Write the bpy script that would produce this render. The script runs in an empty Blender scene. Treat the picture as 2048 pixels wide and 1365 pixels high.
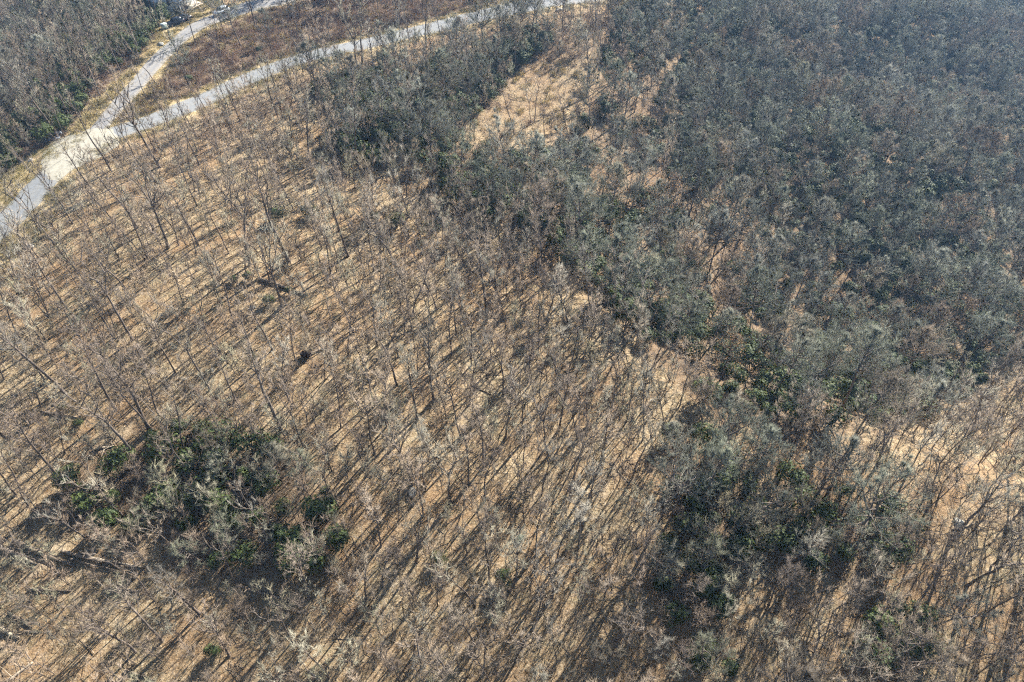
import bpy, math, random
import numpy as np
from mathutils import Vector

# ------------------------------------------------------------------ scene, camera, light
sc = bpy.context.scene
COL = sc.collection
rng = np.random.default_rng(7)
random.seed(7)

CAM_H, PITCH, LENS = 70.0, 46.0, 24.0
cam_d = bpy.data.cameras.new('camera'); cam_d.lens = LENS; cam_d.sensor_width = 36.0
cam_d.clip_start = 0.5; cam_d.clip_end = 6000
cam = bpy.data.objects.new('camera', cam_d); COL.objects.link(cam)
cam.location = (0, 0, CAM_H); cam.rotation_euler = (math.radians(90 - PITCH), 0, 0)
sc.camera = cam

SUN_AZ, SUN_EL = math.radians(36), math.radians(33)      # azimuth clockwise from +Y
world = bpy.data.worlds.new('World'); sc.world = world; world.use_nodes = True
wn = world.node_tree; wn.nodes.clear()
sky = wn.nodes.new('ShaderNodeTexSky'); sky.sky_type = 'NISHITA'; sky.sun_disc = False
sky.sun_elevation = SUN_EL; sky.sun_rotation = SUN_AZ; sky.altitude = 900; sky.air_density = 1.0; sky.dust_density = 0.6
bg = wn.nodes.new('ShaderNodeBackground'); bg.inputs['Strength'].default_value = 0.05
wo = wn.nodes.new('ShaderNodeOutputWorld')
wn.links.new(sky.outputs[0], bg.inputs[0]); wn.links.new(bg.outputs[0], wo.inputs[0])
sun_d = bpy.data.lights.new('sun', 'SUN'); sun_d.energy = 5.0; sun_d.angle = math.radians(0.5); sun_d.color = (1.0, 0.94, 0.86)
sun = bpy.data.objects.new('sun', sun_d); COL.objects.link(sun)
to_sun = Vector((math.sin(SUN_AZ) * math.cos(SUN_EL), math.cos(SUN_AZ) * math.cos(SUN_EL), math.sin(SUN_EL)))
sun.rotation_euler = to_sun.to_track_quat('Z', 'Y').to_euler(); sun.location = (200, 300, 250)
sc.view_settings.view_transform = 'Standard'; sc.view_settings.look = 'None'
sc.view_settings.exposure = 1.9; sc.view_settings.gamma = 1.0; sc.view_settings.use_curve_mapping = False
sc.render.engine = 'CYCLES'
sc.cycles.max_bounces = 3; sc.cycles.diffuse_bounces = 1; sc.cycles.glossy_bounces = 1; sc.cycles.use_denoising = False; sc.cycles.pixel_filter_type = 'BLACKMAN_HARRIS'; sc.cycles.filter_width = 1.25; sc.cycles.debug_use_spatial_splits = True
sc.cycles.use_adaptive_sampling = True; sc.cycles.adaptive_threshold = 0.03; sc.cycles.volume_bounces = 0; sc.cycles.transparent_max_bounces = 4

# ------------------------------------------------------------------ terrain and camera maths (pixels are those of the 2048 x 1365 photograph)
FPX = 2048 * LENS / 36.0
cp, sp = math.cos(math.radians(PITCH)), math.sin(math.radians(PITCH))
_ey = np.arange(-3000, 3001, 4.0)
_ex = np.interp(_ey, [-3000, -40, 20, 40, 53, 67, 91, 130, 178, 210, 3000], [190, 170, 125, 86, 56, 24, 12, 14, 27, 36, 150])
_k = np.exp(-np.linspace(-2, 2, 11) ** 2); _k /= _k.sum()
_ex = np.convolve(np.pad(_ex, 5, mode='edge'), _k, 'valid')

def softplus(s, k):
    s = np.asarray(s, float) / k
    return k * np.where(s > 30, s, np.log1p(np.exp(np.minimum(s, 30))))

def ground_z(x, y):
    x = np.asarray(x, float); y = np.asarray(y, float)
    s = softplus((x - np.interp(y, _ey, _ex)) * 0.93, 12.0)
    z = -150 * (1 - np.exp(-0.27 * s / 150)) - 7.0 * (1 - np.exp(-np.maximum(s - 6, 0) / 12))
    z = z + np.clip((s - 15) / 45, 0, 1) * (3.6 * np.sin((0.55 * x - 0.83 * y) / 13.0 + 1.5 * np.sin(y / 60)) + 2.0 * np.sin((0.9 * x + 0.4 * y) / 17.0))
    w = softplus(-(x + 97 + np.clip(y - 150, 0, 400) * 0.30), 5.0)
    z = z - 70 * (1 - np.exp(-0.55 * w / 70))
    z = z - 0.15 * softplus(66 - y, 10.0) * np.clip((y + 60) / 80, 0.0, 1.0) ** 0.5
    rough = np.clip((np.hypot(x, y) - 20) / 40, 0, 1)
    z = z + rough * (0.8 * np.sin(x / 23 + 0.7) * np.cos(y / 31 - 0.4) + 0.45 * np.sin(x / 11.3 + y / 14.1) + 0.3 * np.cos(x / 8.7 - y / 10.3 + 1.1))
    return z

def project(x, y, z):
    dz = z - CAM_H
    fwd = y * cp - dz * sp; up = y * sp + dz * cp
    fwd = np.maximum(fwd, 1e-3)
    return 1024 + FPX * x / fwd, 682.5 - FPX * up / fwd, fwd

def unproject(px, py):
    u = (px - 1024) / FPX; v = (682.5 - py) / FPX
    d = np.array([u, cp + v * sp, -sp + v * cp])
    t = np.arange(20, 1500, 1.0)
    below = CAM_H + d[2] * t - ground_z(d[0] * t, d[1] * t) < 0
    i = int(np.argmax(below)) if below.any() else len(t) - 1
    a, b = t[max(i - 1, 0)], t[i]
    for _ in range(25):
        m = 0.5 * (a + b)
        if CAM_H + d[2] * m - float(ground_z(d[0] * m, d[1] * m)) < 0: b = m
        else: a = m
    return np.array([d[0] * b, d[1] * b, float(ground_z(d[0] * b, d[1] * b))])

def in_poly(px, py, poly):
    px = np.asarray(px, float); py = np.asarray(py, float); inside = np.zeros(px.shape, bool)
    n = len(poly)
    for i in range(n):
        x1, y1 = poly[i]; x2, y2 = poly[(i + 1) % n]
        if y1 == y2: continue
        c = ((y1 > py) != (y2 > py)) & (px < (x2 - x1) * (py - y1) / (y2 - y1) + x1)
        inside ^= c
    return inside

def spline(pts, step=1.0):
    P = np.array(pts, float); P = np.vstack([2 * P[0] - P[1], P, 2 * P[-1] - P[-2]])
    out = []
    for i in range(1, len(P) - 2):
        n = max(2, int(np.linalg.norm(P[i + 1] - P[i]) / step))
        for t in np.linspace(0, 1, n, endpoint=False):
            a, b, c, d = P[i - 1], P[i], P[i + 1], P[i + 2]
            out.append(0.5 * ((2 * b) + (c - a) * t + (2 * a - 5 * b + 4 * c - d) * t * t + (3 * b - a - 3 * c + d) * t ** 3))
    out.append(P[-2]); return np.array(out)

# ------------------------------------------------------------------ helpers
def tag(o, label=None, cat=None, group=None, kind=None):
    if label: o['label'] = label
    if cat: o['category'] = cat
    if group: o['group'] = group
    if kind: o['kind'] = kind
    return o

def mesh_from(name, V, F, mats, midx=None, smooth=False):
    """V (n,3), F (m,3) triangles, built fast."""
    V = np.ascontiguousarray(V, np.float32); F = np.ascontiguousarray(F, np.int32)
    me = bpy.data.meshes.new(name)
    me.vertices.add(len(V)); me.vertices.foreach_set('co', V.ravel())
    me.loops.add(F.size); me.loops.foreach_set('vertex_index', F.ravel())
    me.polygons.add(len(F)); me.polygons.foreach_set('loop_start', np.arange(0, F.size, 3, dtype=np.int32))
    for m in mats: me.materials.append(m)
    if midx is not None: me.polygons.foreach_set('material_index', np.ascontiguousarray(midx, np.int32))
    if smooth: me.polygons.foreach_set('use_smooth', np.ones(len(F), bool))
    me.update(calc_edges=True); me.validate()
    return me

def link(name, data, parent=None, loc=None, rz=0.0):
    o = bpy.data.objects.new(name, data); COL.objects.link(o)
    if parent is not None: o.parent = parent
    if loc is not None: o.location = loc
    if rz: o.rotation_euler = (0, 0, rz)
    return o

class Geo:
    def __init__(s): s.V = []; s.F = []; s.M = []; s.n = 0
    def add(s, V, F, m=0):
        V = np.asarray(V, float).reshape(-1, 3); F = np.asarray(F, int).reshape(-1, 3)
        s.V.append(V); s.F.append(F + s.n); s.M.append(np.full(len(F), m)); s.n += len(V)
    def tube(s, P, R, sides=5, m=0, cap=False):
        P = np.asarray(P, float); n = len(P)
        T = np.gradient(P, axis=0); T /= np.linalg.norm(T, axis=1)[:, None] + 1e-9
        ref = np.array([0.31, 0.95, 0.05]) if abs(T[0][2]) > 0.8 else np.array([0.05, 0.1, 0.99])
        A = np.cross(T, ref); A /= np.linalg.norm(A, axis=1)[:, None] + 1e-9
        B = np.cross(T, A)
        th = np.linspace(0, 2 * np.pi, sides, endpoint=False)
        ring = (P[:, None, :] + np.asarray(R)[:, None, None] * (np.cos(th)[None, :, None] * A[:, None, :] + np.sin(th)[None, :, None] * B[:, None, :])).reshape(-1, 3)
        F = []
        for i in range(n - 1):
            for j in range(sides):
                a = i * sides + j; b = i * sides + (j + 1) % sides; c = a + sides; d = b + sides
                F += [(a, b, d), (a, d, c)]
        if cap:
            for k in (0, n - 1):
                for j in range(1, sides - 1): F.append((k * sides, k * sides + j, k * sides + j + 1))
        s.add(ring, F, m)
    def cones(s, base, tip, r, m=0):
        base = np.asarray(base, float); tip = np.asarray(tip, float); N = len(base)
        if N == 0: return
        t = tip - base; t /= np.linalg.norm(t, axis=1)[:, None] + 1e-9
        a = np.cross(t, rng.normal(size=(N, 3))); a /= np.linalg.norm(a, axis=1)[:, None] + 1e-9
        b = np.cross(t, a); r = np.broadcast_to(r, (N,))[:, None]
        V = np.stack([base + r * a, base + r * (-0.5 * a + 0.866 * b), base + r * (-0.5 * a - 0.866 * b), tip], 1).reshape(-1, 3)
        o = np.arange(N)[:, None] * 4
        F = np.concatenate([o + [0, 1, 3], o + [1, 2, 3], o + [2, 0, 3]], 1).reshape(-1, 3)
        s.add(V, F, m)
    def leaves(s, c, d, nrm, L, W, m=0):
        """diamond leaves from c along d."""
        N = len(c)
        if N == 0: return
        side = np.cross(d, nrm); side /= np.linalg.norm(side, axis=1)[:, None] + 1e-9
        L = np.broadcast_to(L, (N,))[:, None]; W = np.broadcast_to(W, (N,))[:, None]
        mid = c + d * L * 0.55
        V = np.stack([c, mid + side * W, c + d * L, mid - side * W], 1).reshape(-1, 3)
        o = np.arange(N)[:, None] * 4
        F = np.concatenate([o + [0, 1, 2], o + [0, 2, 3]], 1).reshape(-1, 3)
        s.add(V, F, m)
    def box(s, lo, hi, m=0):
        x0, y0, z0 = lo; x1, y1, z1 = hi
        V = [(x0, y0, z0), (x1, y0, z0), (x1, y1, z0), (x0, y1, z0), (x0, y0, z1), (x1, y0, z1), (x1, y1, z1), (x0, y1, z1)]
        Q = [(0, 3, 2, 1), (4, 5, 6, 7), (0, 1, 5, 4), (1, 2, 6, 5), (2, 3, 7, 6), (3, 0, 4, 7)]
        s.add(V, [t for q in Q for t in ((q[0], q[1], q[2]), (q[0], q[2], q[3]))], m)
    def arrays(s): return np.concatenate(s.V), np.concatenate(s.F), np.concatenate(s.M)
    def mesh(s, name, mats, smooth=False):
        V, F, M = s.arrays(); return mesh_from(name, V, F, mats, M, smooth)

def unit(v):
    v = np.asarray(v, float); return v / (np.linalg.norm(v, axis=-1, keepdims=True) + 1e-9)

# ------------------------------------------------------------------ materials
def new_mat(name, rough=0.9, spec=0.2):
    m = bpy.data.materials.new(name); m.use_nodes = True
    nt = m.node_tree; b = nt.nodes['Principled BSDF']
    b.inputs['Roughness'].default_value = rough; b.inputs['Specular IOR Level'].default_value = spec
    return m, nt, b

def ramp(nt, stops, fac=None, interp='LINEAR'):
    r = nt.nodes.new('ShaderNodeValToRGB'); cr = r.color_ramp; cr.interpolation = interp
    cr.elements[0].position = stops[0][0]; cr.elements[0].color = (*stops[0][1], 1)
    cr.elements[1].position = stops[-1][0]; cr.elements[1].color = (*stops[-1][1], 1)
    for p, c in stops[1:-1]:
        e = cr.elements.new(p); e.color = (*c, 1)
    if fac is not None: nt.links.new(fac, r.inputs[0])
    return r.outputs[0]

def noise(nt, scale, detail=3, rough=0.55, coord=None, dist=0.0):
    n = nt.nodes.new('ShaderNodeTexNoise'); n.inputs['Scale'].default_value = scale
    n.inputs['Detail'].default_value = detail; n.inputs['Roughness'].default_value = rough; n.inputs['Distortion'].default_value = dist
    if coord is not None: nt.links.new(coord, n.inputs['Vector'])
    return n.outputs['Fac']

def mix(nt, fac, a, b, mode='MIX'):
    n = nt.nodes.new('ShaderNodeMix'); n.data_type = 'RGBA'; n.blend_type = mode
    for s, v in ((n.inputs[0], fac), (n.inputs[6], a), (n.inputs[7], b)):
        if isinstance(v, (int, float)): s.default_value = v
        elif isinstance(v, tuple): s.default_value = (*v, 1)
        else: nt.links.new(v, s)
    return n.outputs[2]

def geo_pos(nt): return nt.nodes.new('ShaderNodeNewGeometry').outputs['Position']
def obj_rand(nt): return nt.nodes.new('ShaderNodeObjectInfo').outputs['Random']

def bump(nt, b, h, strength, dist):
    n = nt.nodes.new('ShaderNodeBump'); n.inputs['Strength'].default_value = strength; n.inputs['Distance'].default_value = dist
    nt.links.new(h, n.inputs['Height']); nt.links.new(n.outputs[0], b.inputs['Normal'])

def simple(name, col, rough=0.6, spec=0.4, var=0.0, nscale=3.0, metal=0.0):
    m, nt, b = new_mat(name, rough, spec); b.inputs['Metallic'].default_value = metal
    if var:
        c = ramp(nt, [(0.3, tuple(v * (1 - var) for v in col)), (0.7, tuple(min(1, v * (1 + var)) for v in col))], noise(nt, nscale, 4, 0.6, geo_pos(nt)))
        nt.links.new(c, b.inputs['Base Color'])
    else: b.inputs['Base Color'].default_value = (*col, 1)
    return m

def mat_bark():
    m, nt, b = new_mat('bark', 0.9, 0.15); p = geo_pos(nt)
    c = ramp(nt, [(0.25, (0.075, 0.06, 0.05)), (0.55, (0.16, 0.135, 0.115)), (0.8, (0.27, 0.25, 0.22))], noise(nt, 2.2, 5, 0.65, p, 0.4))
    c = mix(nt, obj_rand(nt), c, (0.12, 0.095, 0.075)); nt.links.new(c, b.inputs['Base Color']); return m

def mat_twig(name, stops, hi=1.45):
    m, nt, b = new_mat(name, 0.85, 0.15)
    c = ramp(nt, stops, obj_rand(nt))
    v = ramp(nt, [(0.3, (0.72, 0.72, 0.72)), (0.7, (1.2, 1.2, 1.2))], noise(nt, 1.3, 3, 0.6, geo_pos(nt)))
    f1 = nt.nodes.new('ShaderNodeMath'); f1.operation = 'MULTIPLY'; f1.inputs[1].default_value = 17.3; nt.links.new(obj_rand(nt), f1.inputs[0])
    f2 = nt.nodes.new('ShaderNodeMath'); f2.operation = 'FRACT'; nt.links.new(f1.outputs[0], f2.inputs[0])
    c = mix(nt, 1.0, c, ramp(nt, [(0.0, (0.5, 0.49, 0.5)), (0.5, (0.92, 0.92, 0.92)), (1.0, (hi, hi * 0.98, hi * 0.93))], f2.outputs[0]), 'MULTIPLY')
    nt.links.new(mix(nt, 1.0, c, v, 'MULTIPLY'), b.inputs['Base Color']); return m

def mat_leafy(name, stops, rough=0.45, spec=0.45, nscale=1.2):
    m, nt, b = new_mat(name, rough, spec)
    c = ramp(nt, stops, noise(nt, nscale, 4, 0.7, geo_pos(nt)))
    v = ramp(nt, [(0.0, (0.7, 0.75, 0.7)), (1.0, (1.25, 1.2, 1.05))], obj_rand(nt))
    nt.links.new(mix(nt, 1.0, c, v, 'MULTIPLY'), b.inputs['Base Color']); return m

BARK = mat_bark()
TWIG = mat_twig('twig', [(0.0, (0.26, 0.21, 0.16)), (0.3, (0.32, 0.27, 0.215)), (0.55, (0.30, 0.24, 0.19)), (0.75, (0.30, 0.29, 0.22)), (1.0, (0.38, 0.355, 0.30))])
TWIG_HILL = mat_twig('twig_hill', [(0.0, (0.115, 0.13, 0.10)), (0.3, (0.19, 0.195, 0.16)), (0.48, (0.20, 0.155, 0.115)), (0.6, (0.145, 0.165, 0.12)), (1.0, (0.235, 0.24, 0.21))], 1.2)
FUZZ = mat_twig('grey_green_twig', [(0.0, (0.18, 0.185, 0.13)), (0.4, (0.23, 0.24, 0.17)), (0.7, (0.22, 0.195, 0.145)), (1.0, (0.26, 0.265, 0.205))])
SAPTWIG = mat_twig('sapling_twig', [(0.0, (0.25, 0.19, 0.14)), (0.4, (0.30, 0.24, 0.18)), (0.7, (0.26, 0.25, 0.17)), (1.0, (0.33, 0.32, 0.25))])
BRAMBLE = mat_twig('bramble', [(0.0, (0.12, 0.07, 0.05)), (0.4, (0.17, 0.105, 0.075)), (0.7, (0.22, 0.155, 0.105)), (1.0, (0.15, 0.10, 0.09))])
RUST = mat_leafy('dry_leaf', [(0.3, (0.24, 0.13, 0.06)), (0.7, (0.40, 0.23, 0.12))], 0.7, 0.2)
EVERGREEN = mat_leafy('evergreen_leaf', [(0.25, (0.02, 0.033, 0.012)), (0.5, (0.048, 0.07, 0.022)), (0.78, (0.12, 0.145, 0.042))], 0.6, 0.2)
DRYGRASS = mat_leafy('dry_grass', [(0.3, (0.34, 0.27, 0.14)), (0.7, (0.52, 0.43, 0.25))], 0.8, 0.2, 0.15)
GREENGRASS = mat_leafy('verge_grass', [(0.3, (0.23, 0.205, 0.085)), (0.7, (0.42, 0.335, 0.19))], 0.8, 0.2, 0.2)
DEADWOOD = simple('dead_wood', (0.19, 0.15, 0.11), 0.9, 0.1, 0.5, 1.6)
PALEWOOD = simple('pale_dead_wood', (0.32, 0.27, 0.20), 0.85, 0.15, 0.3, 2.0)
ROCK = simple('rock', (0.16, 0.155, 0.135), 0.9, 0.2, 0.4, 2.5)
MOSSROCK = simple('mossy_rock', (0.10, 0.115, 0.085), 0.95, 0.1, 0.5, 2.5)
PALEROCK = simple('pale_rock', (0.34, 0.325, 0.28), 0.9, 0.2, 0.2, 2.5)

def mat_ground():
    m, nt, b = new_mat('leaf_litter', 0.95, 0.1); p = geo_pos(nt)
    fine = noise(nt, 3.2, 6, 0.75, p)
    c = ramp(nt, [(0.30, (0.09, 0.062, 0.034)), (0.41, (0.245, 0.175, 0.096)), (0.52, (0.375, 0.285, 0.168)), (0.64, (0.57, 0.475, 0.325))], fine)
    c = mix(nt, ramp(nt, [(0.40, (0.55, 0.55, 0.55)), (0.52, (0, 0, 0))], noise(nt, 0.9, 4, 0.7, p, 0.6)), c, mix(nt, 0.7, c, (0.16, 0.10, 0.055)))
    big = noise(nt, 0.09, 5, 0.6, p)
    c = mix(nt, ramp(nt, [(0.40, (0, 0, 0)), (0.62, (1, 1, 1))], big), c, mix(nt, 0.7, c, (0.27, 0.165, 0.085)))
    c = mix(nt, ramp(nt, [(0.56, (0, 0, 0)), (0.72, (0.5, 0.5, 0.5))], noise(nt, 0.22, 4, 0.65, p, 0.8)), c, (0.52, 0.43, 0.30))
    mid = noise(nt, 0.6, 4, 0.65, p)
    c = mix(nt, ramp(nt, [(0.52, (0, 0, 0)), (0.68, (0.75, 0.75, 0.75))], mid), c, mix(nt, 0.6, c, (0.27, 0.24, 0.14)))
    att = nt.nodes.new('ShaderNodeAttribute'); att.attribute_name = 'cover'
    sep = nt.nodes.new('ShaderNodeSeparateColor'); nt.links.new(att.outputs['Color'], sep.inputs[0])
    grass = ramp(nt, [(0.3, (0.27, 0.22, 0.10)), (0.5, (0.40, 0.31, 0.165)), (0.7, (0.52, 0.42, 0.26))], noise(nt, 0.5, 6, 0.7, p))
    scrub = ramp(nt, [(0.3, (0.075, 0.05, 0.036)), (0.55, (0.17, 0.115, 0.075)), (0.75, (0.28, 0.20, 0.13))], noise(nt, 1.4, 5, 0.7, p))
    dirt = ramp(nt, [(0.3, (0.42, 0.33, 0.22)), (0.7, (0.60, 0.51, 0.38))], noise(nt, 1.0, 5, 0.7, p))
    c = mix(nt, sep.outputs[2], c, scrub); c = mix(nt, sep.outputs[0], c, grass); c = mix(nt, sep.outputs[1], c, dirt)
    nt.links.new(c, b.inputs['Base Color'])
    bump(nt, b, fine, 1.0, 0.4); return m

def mat_gravel(name, base, tracks):
    m, nt, b = new_mat(name, 0.9, 0.25); p = geo_pos(nt)
    uv = nt.nodes.new('ShaderNodeAttribute'); uv.attribute_name = 'lane'
    sep = nt.nodes.new('ShaderNodeSeparateXYZ'); nt.links.new(uv.outputs['Vector'], sep.inputs[0])
    n = noise(nt, 1.6, 6, 0.7, p)
    c = ramp(nt, [(0.3, tuple(v * 0.72 for v in base)), (0.7, tuple(v * 1.18 for v in base))], n)
    tr = ramp(nt, [(0.0, (0.1, 0.1, 0.1)), (0.12, (0.7, 0.7, 0.7)), (0.3, (0.0, 0.0, 0.0)), (0.5, (0.5, 0.5, 0.5)), (0.7, (0, 0, 0)), (0.88, (0.7, 0.7, 0.7)), (1.0, (1, 1, 1))], sep.outputs[0])
    patch = noise(nt, 0.25, 4, 0.6, p)
    f = nt.nodes.new('ShaderNodeMath'); f.operation = 'MULTIPLY'; nt.links.new(tr, f.inputs[0]); nt.links.new(patch, f.inputs[1])
    c = mix(nt, f.outputs[0], c, tracks); nt.links.new(c, b.inputs['Base Color'])
    bump(nt, b, n, 0.5, 0.08); return m

GROUND = mat_ground()
GRAVEL = mat_gravel('gravel', (0.185, 0.195, 0.20), (0.25, 0.24, 0.205))
GRAVEL_DRIVE = mat_gravel('gravel_drive', (0.20, 0.20, 0.20), (0.34, 0.295, 0.215))
GRAVEL_PALE = mat_gravel('gravel_pale', (0.345, 0.325, 0.26), (0.36, 0.32, 0.235))

# ------------------------------------------------------------------ roads
def px_line(pts): return np.array([unproject(*p)[:2] for p in pts])
MAIN = spline(px_line([(-140, 560), (-60, 500), (0, 455), (50, 405), (95, 355), (145, 310), (215, 272), (300, 243), (400, 203), (470, 170), (560, 132), (640, 108), (730, 88), (820, 66), (920, 42), (1010, 21), (1100, 4), (1200, -9), (1320, -22), (1450, -30)]), 1.0)
DRIVE = spline(px_line([(178, 285), (225, 224), (265, 180), (310, 127), (350, 88), (400, 50), (470, 24), (540, 2), (620, -22), (740, -50)]), 1.0)
MAIN_W = np.full(len(MAIN), 3.2)
_t = np.linspace(0, 1, len(DRIVE)); DRIVE_W = np.interp(_t, [0, 0.1, 0.45, 0.6, 0.72, 0.85, 1], [2.0, 2.0, 2.1, 3.2, 5.0, 5.0, 4.2])

def dist_line(x, y, line):
    d = np.full(np.shape(x), 1e9); idx = np.zeros(np.shape(x), int)
    for i in range(0, len(line), 2):
        q = np.hypot(x - line[i, 0], y - line[i, 1]); k = q < d
        d[k] = q[k]; idx[k] = i
    return d, idx

def ribbon(name, line, half, mat, lift):
    T = np.gradient(line, axis=0); T /= np.linalg.norm(T, axis=1)[:, None]
    N = np.stack([T[:, 1], -T[:, 0]], 1); K = 11; V = []; lane = []
    for i, p in enumerate(line):
        wl = half[i] * (1 + 0.035 * math.sin(i * 0.37) + 0.02 * math.sin(i * 1.13 + 1) + rng.normal() * 0.012)
        wr = half[i] * (1 + 0.035 * math.sin(i * 0.31 + 2) + 0.02 * math.sin(i * 0.97) + rng.normal() * 0.012)
        for k in range(K):
            t = -1 + 2 * k / (K - 1); q = p + N[i] * (t * (wr if t > 0 else wl))
            V.append((q[0], q[1], float(ground_z(q[0], q[1])) + lift - 0.05 * max(0, abs(t) - 0.85) / 0.15)); lane.append(((t + 1) / 2, i, 0))
    F = []
    for i in range(len(line) - 1):
        for k in range(K - 1):
            a = i * K + k; F += [(a, a + 1, a + K + 1), (a, a + K + 1, a + K)]
    me = mesh_from(name, V, F, [mat], smooth=True)
    at = me.attributes.new('lane', 'FLOAT_VECTOR', 'POINT'); at.data.foreach_set('vector', np.array(lane, np.float32).ravel())
    return tag(link(name, me), kind='structure')

road = ribbon('gravel_road', MAIN, MAIN_W, GRAVEL, 0.07)
drive = ribbon('gravel_drive', DRIVE, DRIVE_W, GRAVEL_DRIVE, 0.085)
TURN = spline(np.vstack([px_line([(82, 348), (88, 306), (115, 281), (150, 268), (190, 255), (228, 258), (238, 288), (195, 318), (150, 338), (108, 366)]), px_line([(82, 348)])]), 1.0)
def patch(name, outline, mat, lift):
    c = outline.mean(0); n = len(outline); V = []; F = []; R = 8
    for r in range(R + 1):
        for i in range(n):
            q = c + (outline[i] - c) * (r / R) * (1 + 0.03 * math.sin(i * 1.7)); V.append((q[0], q[1], float(ground_z(*q)) + lift - (0.05 if r == R else 0)))
    for r in range(R):
        for i in range(n):
            a = r * n + i; b = r * n + (i + 1) % n; F += [(a, b, b + n), (a, b + n, a + n)]
    me = mesh_from(name, V, F, [mat], smooth=True)
    at = me.attributes.new('lane', 'FLOAT_VECTOR', 'POINT'); at.data.foreach_set('vector', np.tile([0.3, 0, 0], len(V)).astype(np.float32))
    return tag(link(name, me), kind='structure')
patch('gravel_turnaround', TURN, GRAVEL_PALE, 0.10)

# ------------------------------------------------------------------ zones (photo pixels of the point on the ground)
Z_CLEAR = [(925, 262), (985, 205), (1050, 128), (1185, 122), (1175, 190), (1125, 262), (1010, 290)]
Z_BETWEEN = [(225, 250), (300, 170), (360, 100), (470, 45), (560, 10), (640, -20), (1080, -25), (900, 30), (640, 92), (470, 150), (300, 228)]
Z_UPLEFT = [(-400, 420), (0, 350), (60, 310), (130, 270), (180, 215), (220, 190), (290, 110), (330, 40), (345, -60), (-600, -120)]
Z_DRYGRASS = [(130, 275), (190, 205), (250, 150), (300, 105), (330, 75), (345, 80), (300, 122), (215, 222), (180, 268)]
Z_YARD = [(285, 120), (315, 70), (275, 60), (290, 25), (345, -40), (440, -40), (440, 15), (390, 45), (345, 92)]
Z_GREEN_LL = [(120, 1010), (150, 930), (215, 880), (262, 900), (340, 850), (440, 860), (480, 905), (560, 900), (640, 960), (690, 1075), (650, 1140), (560, 1150), (430, 1150), (340, 1140), (325, 1075), (235, 1050), (210, 1075), (140, 1060)]
Z_GREEN_UP = [(620, 200), (700, 150), (830, 150), (900, 120), (985, 90), (1040, 60), (1110, 90), (1060, 120), (1010, 180), (950, 240), (900, 240), (800, 230), (660, 230)]
Z_GREEN_MID = [(640, 250), (760, 240), (930, 290), (1040, 320), (1130, 300), (1160, 420), (1230, 480), (1400, 520), (1440, 640), (1330, 690), (1250, 650), (1150, 560), (1080, 480), (980, 460), (900, 420), (880, 340), (700, 330)]
Z_GREEN_LR = [(1330, 860), (1420, 880), (1500, 960), (1640, 980), (1760, 1030), (1860, 1080), (1850, 1150), (1720, 1150), (1560, 1140), (1430, 1160), (1340, 1230), (1290, 1180), (1350, 1060)]
Z_GREEN_BR = [(1340, 1180), (1440, 1180), (1480, 1240), (1450, 1350), (1380, 1340), (1330, 1250)]
Z_GREEN_BR2 = [(1700, 1220), (1840, 1230), (1860, 1340), (1760, 1365), (1690, 1320)]
Z_SCRUB_ROAD = [(240, 330), (420, 235), (600, 160), (760, 120), (900, 75), (1060, 45), (1240, 25), (1290, 90), (1180, 120), (1060, 120), (940, 110), (800, 150), (650, 190), (480, 260), (330, 340)]
Z_VERGE = [(-160, 520), (-60, 400), (0, 350), (60, 312), (110, 285), (160, 290), (100, 330), (60, 385), (0, 440), (-90, 510)]
Z_VERGE2 = [(-60, 560), (0, 500), (60, 445), (100, 400), (115, 420), (80, 475), (20, 530), (-50, 590)]
Z_LOW = [(915, 255), (1000, 240), (1120, 235), (1150, 330), (1090, 390), (960, 360), (900, 300)]
Z_STRIP = [(1200, 140), (1290, 170), (1350, 260), (1420, 330), (1340, 430), (1240, 440), (1190, 340), (1170, 240)]
Z_GAP = [(1330, 420), (1400, 350), (1470, 370), (1530, 430), (1530, 520), (1480, 640), (1430, 720), (1395, 690), (1400, 600), (1370, 520)]
RIDGE = [(1260, -150), (1225, 60), (1180, 200), (1130, 330), (1130, 460), (1180, 590), (1290, 700), (1400, 820), (1560, 880), (1700, 870), (1850, 830), (2050, 730), (2600, 560), (3200, 300), (3200, -600), (1260, -600)]

# ------------------------------------------------------------------ ground sheet
def axis(a, b, step, far, grow=1.16):
    core = list(np.arange(a, b + 1e-6, step)); lo, hi, s = [], [], step
    x = a
    while x > -far: s *= grow; x -= s; lo.append(x)
    s, x = step, b
    while x < far: s *= grow; x += s; hi.append(x)
    return np.array(lo[::-1] + core + hi)
gx, gy = axis(-135, 150, 1.1, 1500), axis(8, 235, 1.1, 1500)
GX, GY = np.meshgrid(gx, gy); GZ = ground_z(GX, GY)
nx, ny = len(gx), len(gy)
ii = (np.arange(ny - 1)[:, None] * nx + np.arange(nx - 1)[None, :]).ravel()
gF = np.concatenate([np.stack([ii, ii + 1, ii + nx + 1], 1), np.stack([ii, ii + nx + 1, ii + nx], 1)])
dm, _ = dist_line(GX, GY, MAIN); dd, di = dist_line(GX, GY, DRIVE)
near_road = (dm < 5.0) | (dd < DRIVE_W[np.minimum(di, len(DRIVE_W) - 1)] + 1.5)
jit = 0.0
gv = np.stack([GX, GY, GZ], -1).reshape(-1, 3)
gme = mesh_from('ground', gv, gF, [GROUND], smooth=True)
gpx, gpy, _f = project(GX, GY, GZ)
wob = np.sin(GX * 0.9 + 2 * np.sin(GY * 0.5)) * 0.5 + rng.normal(size=GX.shape) * 0.6
grass = np.clip(1 - (dm - 3.0 - 1.2 - wob * 0.7) / 2.0, 0, 1) * (dm < 9)
grass = np.maximum(grass, np.clip(1 - (dd - 2.2 - 1.5 - wob) / 2.5, 0, 1))
jp = rng.normal(size=GX.shape) * 6
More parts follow.
